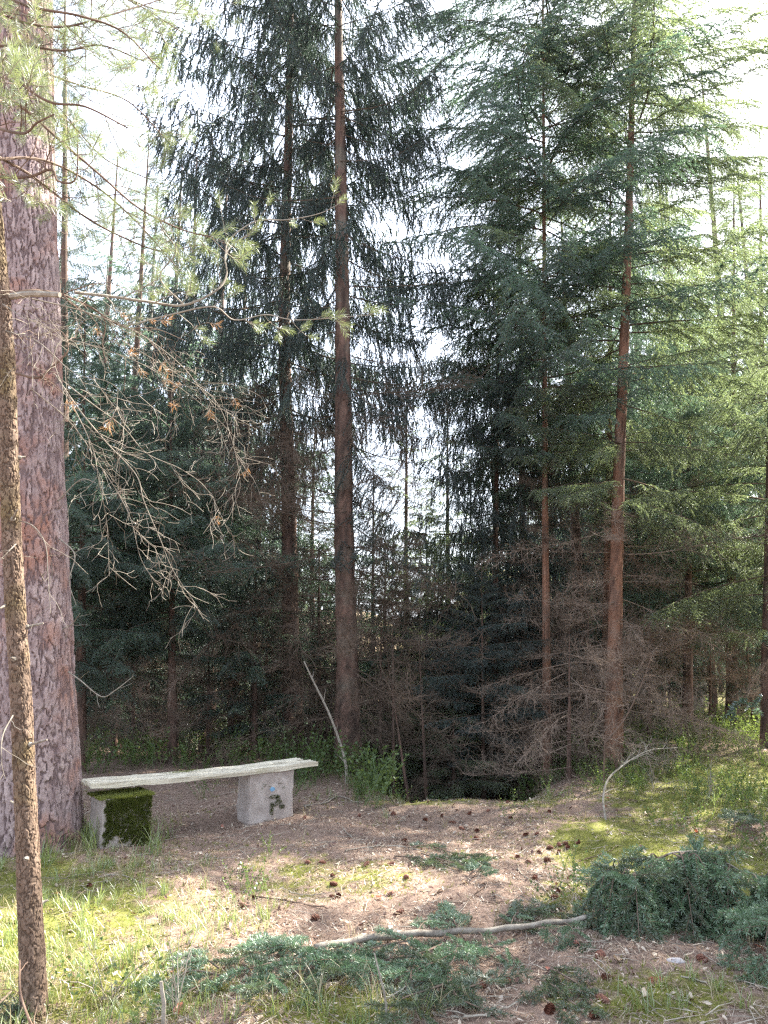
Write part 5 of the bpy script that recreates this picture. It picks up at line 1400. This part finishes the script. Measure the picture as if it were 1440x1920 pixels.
standing('twig', [(725, 1892, 3.35), (720, 1860, 3.33), (710, 1820, 3.32), (702, 1787, 3.32)], .005, .003, 'twig_grey', 'thin twig standing up out of the needle boughs below the middle', 1, .08, .1, 3, 'twig')
standing('twig', [(63, 1930, 3.1), (50, 1900, 3.1), (38, 1857, 3.15), (37, 1800, 3.2)], .005, .003, 'twig_red', 'pinkish twig standing in front of the young pine foot', 1, .1, .12, 4, 'twig')
standing('stalk', [(308, 1885, 3.35), (304, 1860, 3.35), (302, 1840, 3.35)], .009, .007, 'twig_grey', 'pale broken stalk at the lower left', 0, .2, .1, 5, 'stalk')
standing('leaning_branch', [(1128, 1400, 8.6), (1170, 1350, 8.7), (1200, 1290, 8.8), (1222, 1230, 9.0)], .012, .005, 'twig_brown', 'thin leaning branch with green sprays in front of the sunlit leaning spruce', 1, .2, .2, 6, 'branch')
for k, (a, b, hh) in enumerate([(1180, 1430, .45), (1225, 1480, .35), (1255, 1450, .4), (1100, 1450, .5), (1330, 1500, .35), (200, 1880, .25), (330, 1900, .3)]):
    p = on_ground(a, b, 0); r = np.random.default_rng(70 + k); mb = MB(); tips = []
    for j in range(4):
        P = grow(r, [0, 0, -.02], nrm([r.normal(0, .5), r.normal(0, .5), 1]), hh * (.7 + .6 * r.random()), 7, 0, .12)
        twiggy(mb, P, .0035, .0014, r, 2, .06, .14, 0, .2, tips, 4)
    o = obj('bare_shrub', mb.mesh('bare_shrub', M['twig_grey'])); o.location = p
    tag(o, ['tangled bare grey shrub left of the bent sapling top', 'bare shrub below the bent sapling top', 'small bare shrub right of the bent sapling', 'bare grey shrub at the right rim of the path crest',
            'bare shrub in the green slope at the right', 'small bare shrub at the bottom left corner', 'bare twiggy shrub at the bottom left of the boughs'][k], 'shrub')
# pale stone
def stone(a, b, s, lab):
    p = on_ground(a, b, 0); r = np.random.default_rng(int(a)); V = []; Q = []
    nu, nv = 14, 9
    for j in range(nv):
        ph = math.pi * j / (nv - 1)
        for i in range(nu):
            t_ = 2 * math.pi * i / nu; v = Vector((math.sin(ph) * math.cos(t_), math.sin(ph) * math.sin(t_), math.cos(ph)))
            k = 1 + .25 * mnoise.noise(v * 1.6 + Vector((a, 0, 0)))
            V.append([v.x * s[0] * k, v.y * s[1] * k, v.z * s[2] * k])
    for j in range(nv - 1):
        for i in range(nu): Q.append([j * nu + i, (j + 1) * nu + i, (j + 1) * nu + (i + 1) % nu, j * nu + (i + 1) % nu])
    o = obj('stone', mk_mesh('stone', np.array(V), np.array(Q), M['stone'], smooth=True)); o.location = (p[0], p[1], p[2] + s[2] * .3); tag(o, lab, 'stone')
stone(1267, 1806, (.045, .02, .018), 'small pale grey stone in front of the blue green heap')

# taller grass in front of the mossy block and at the pine foot
cover('tall_grass', [blade_tuft(14, s + 40, .26, .7, .006) for s in range(3)], 900, (5.0, 6.6), lambda x, y: blobs(x, y, [(200, 1568, 90, 20, .9), (110, 1590, 80, 26, 1.0), (290, 1590, 40, 14, .4)]), .5, 1.1, M['grass'], 'taller grass tufts in front of the mossy block and the pine foot')
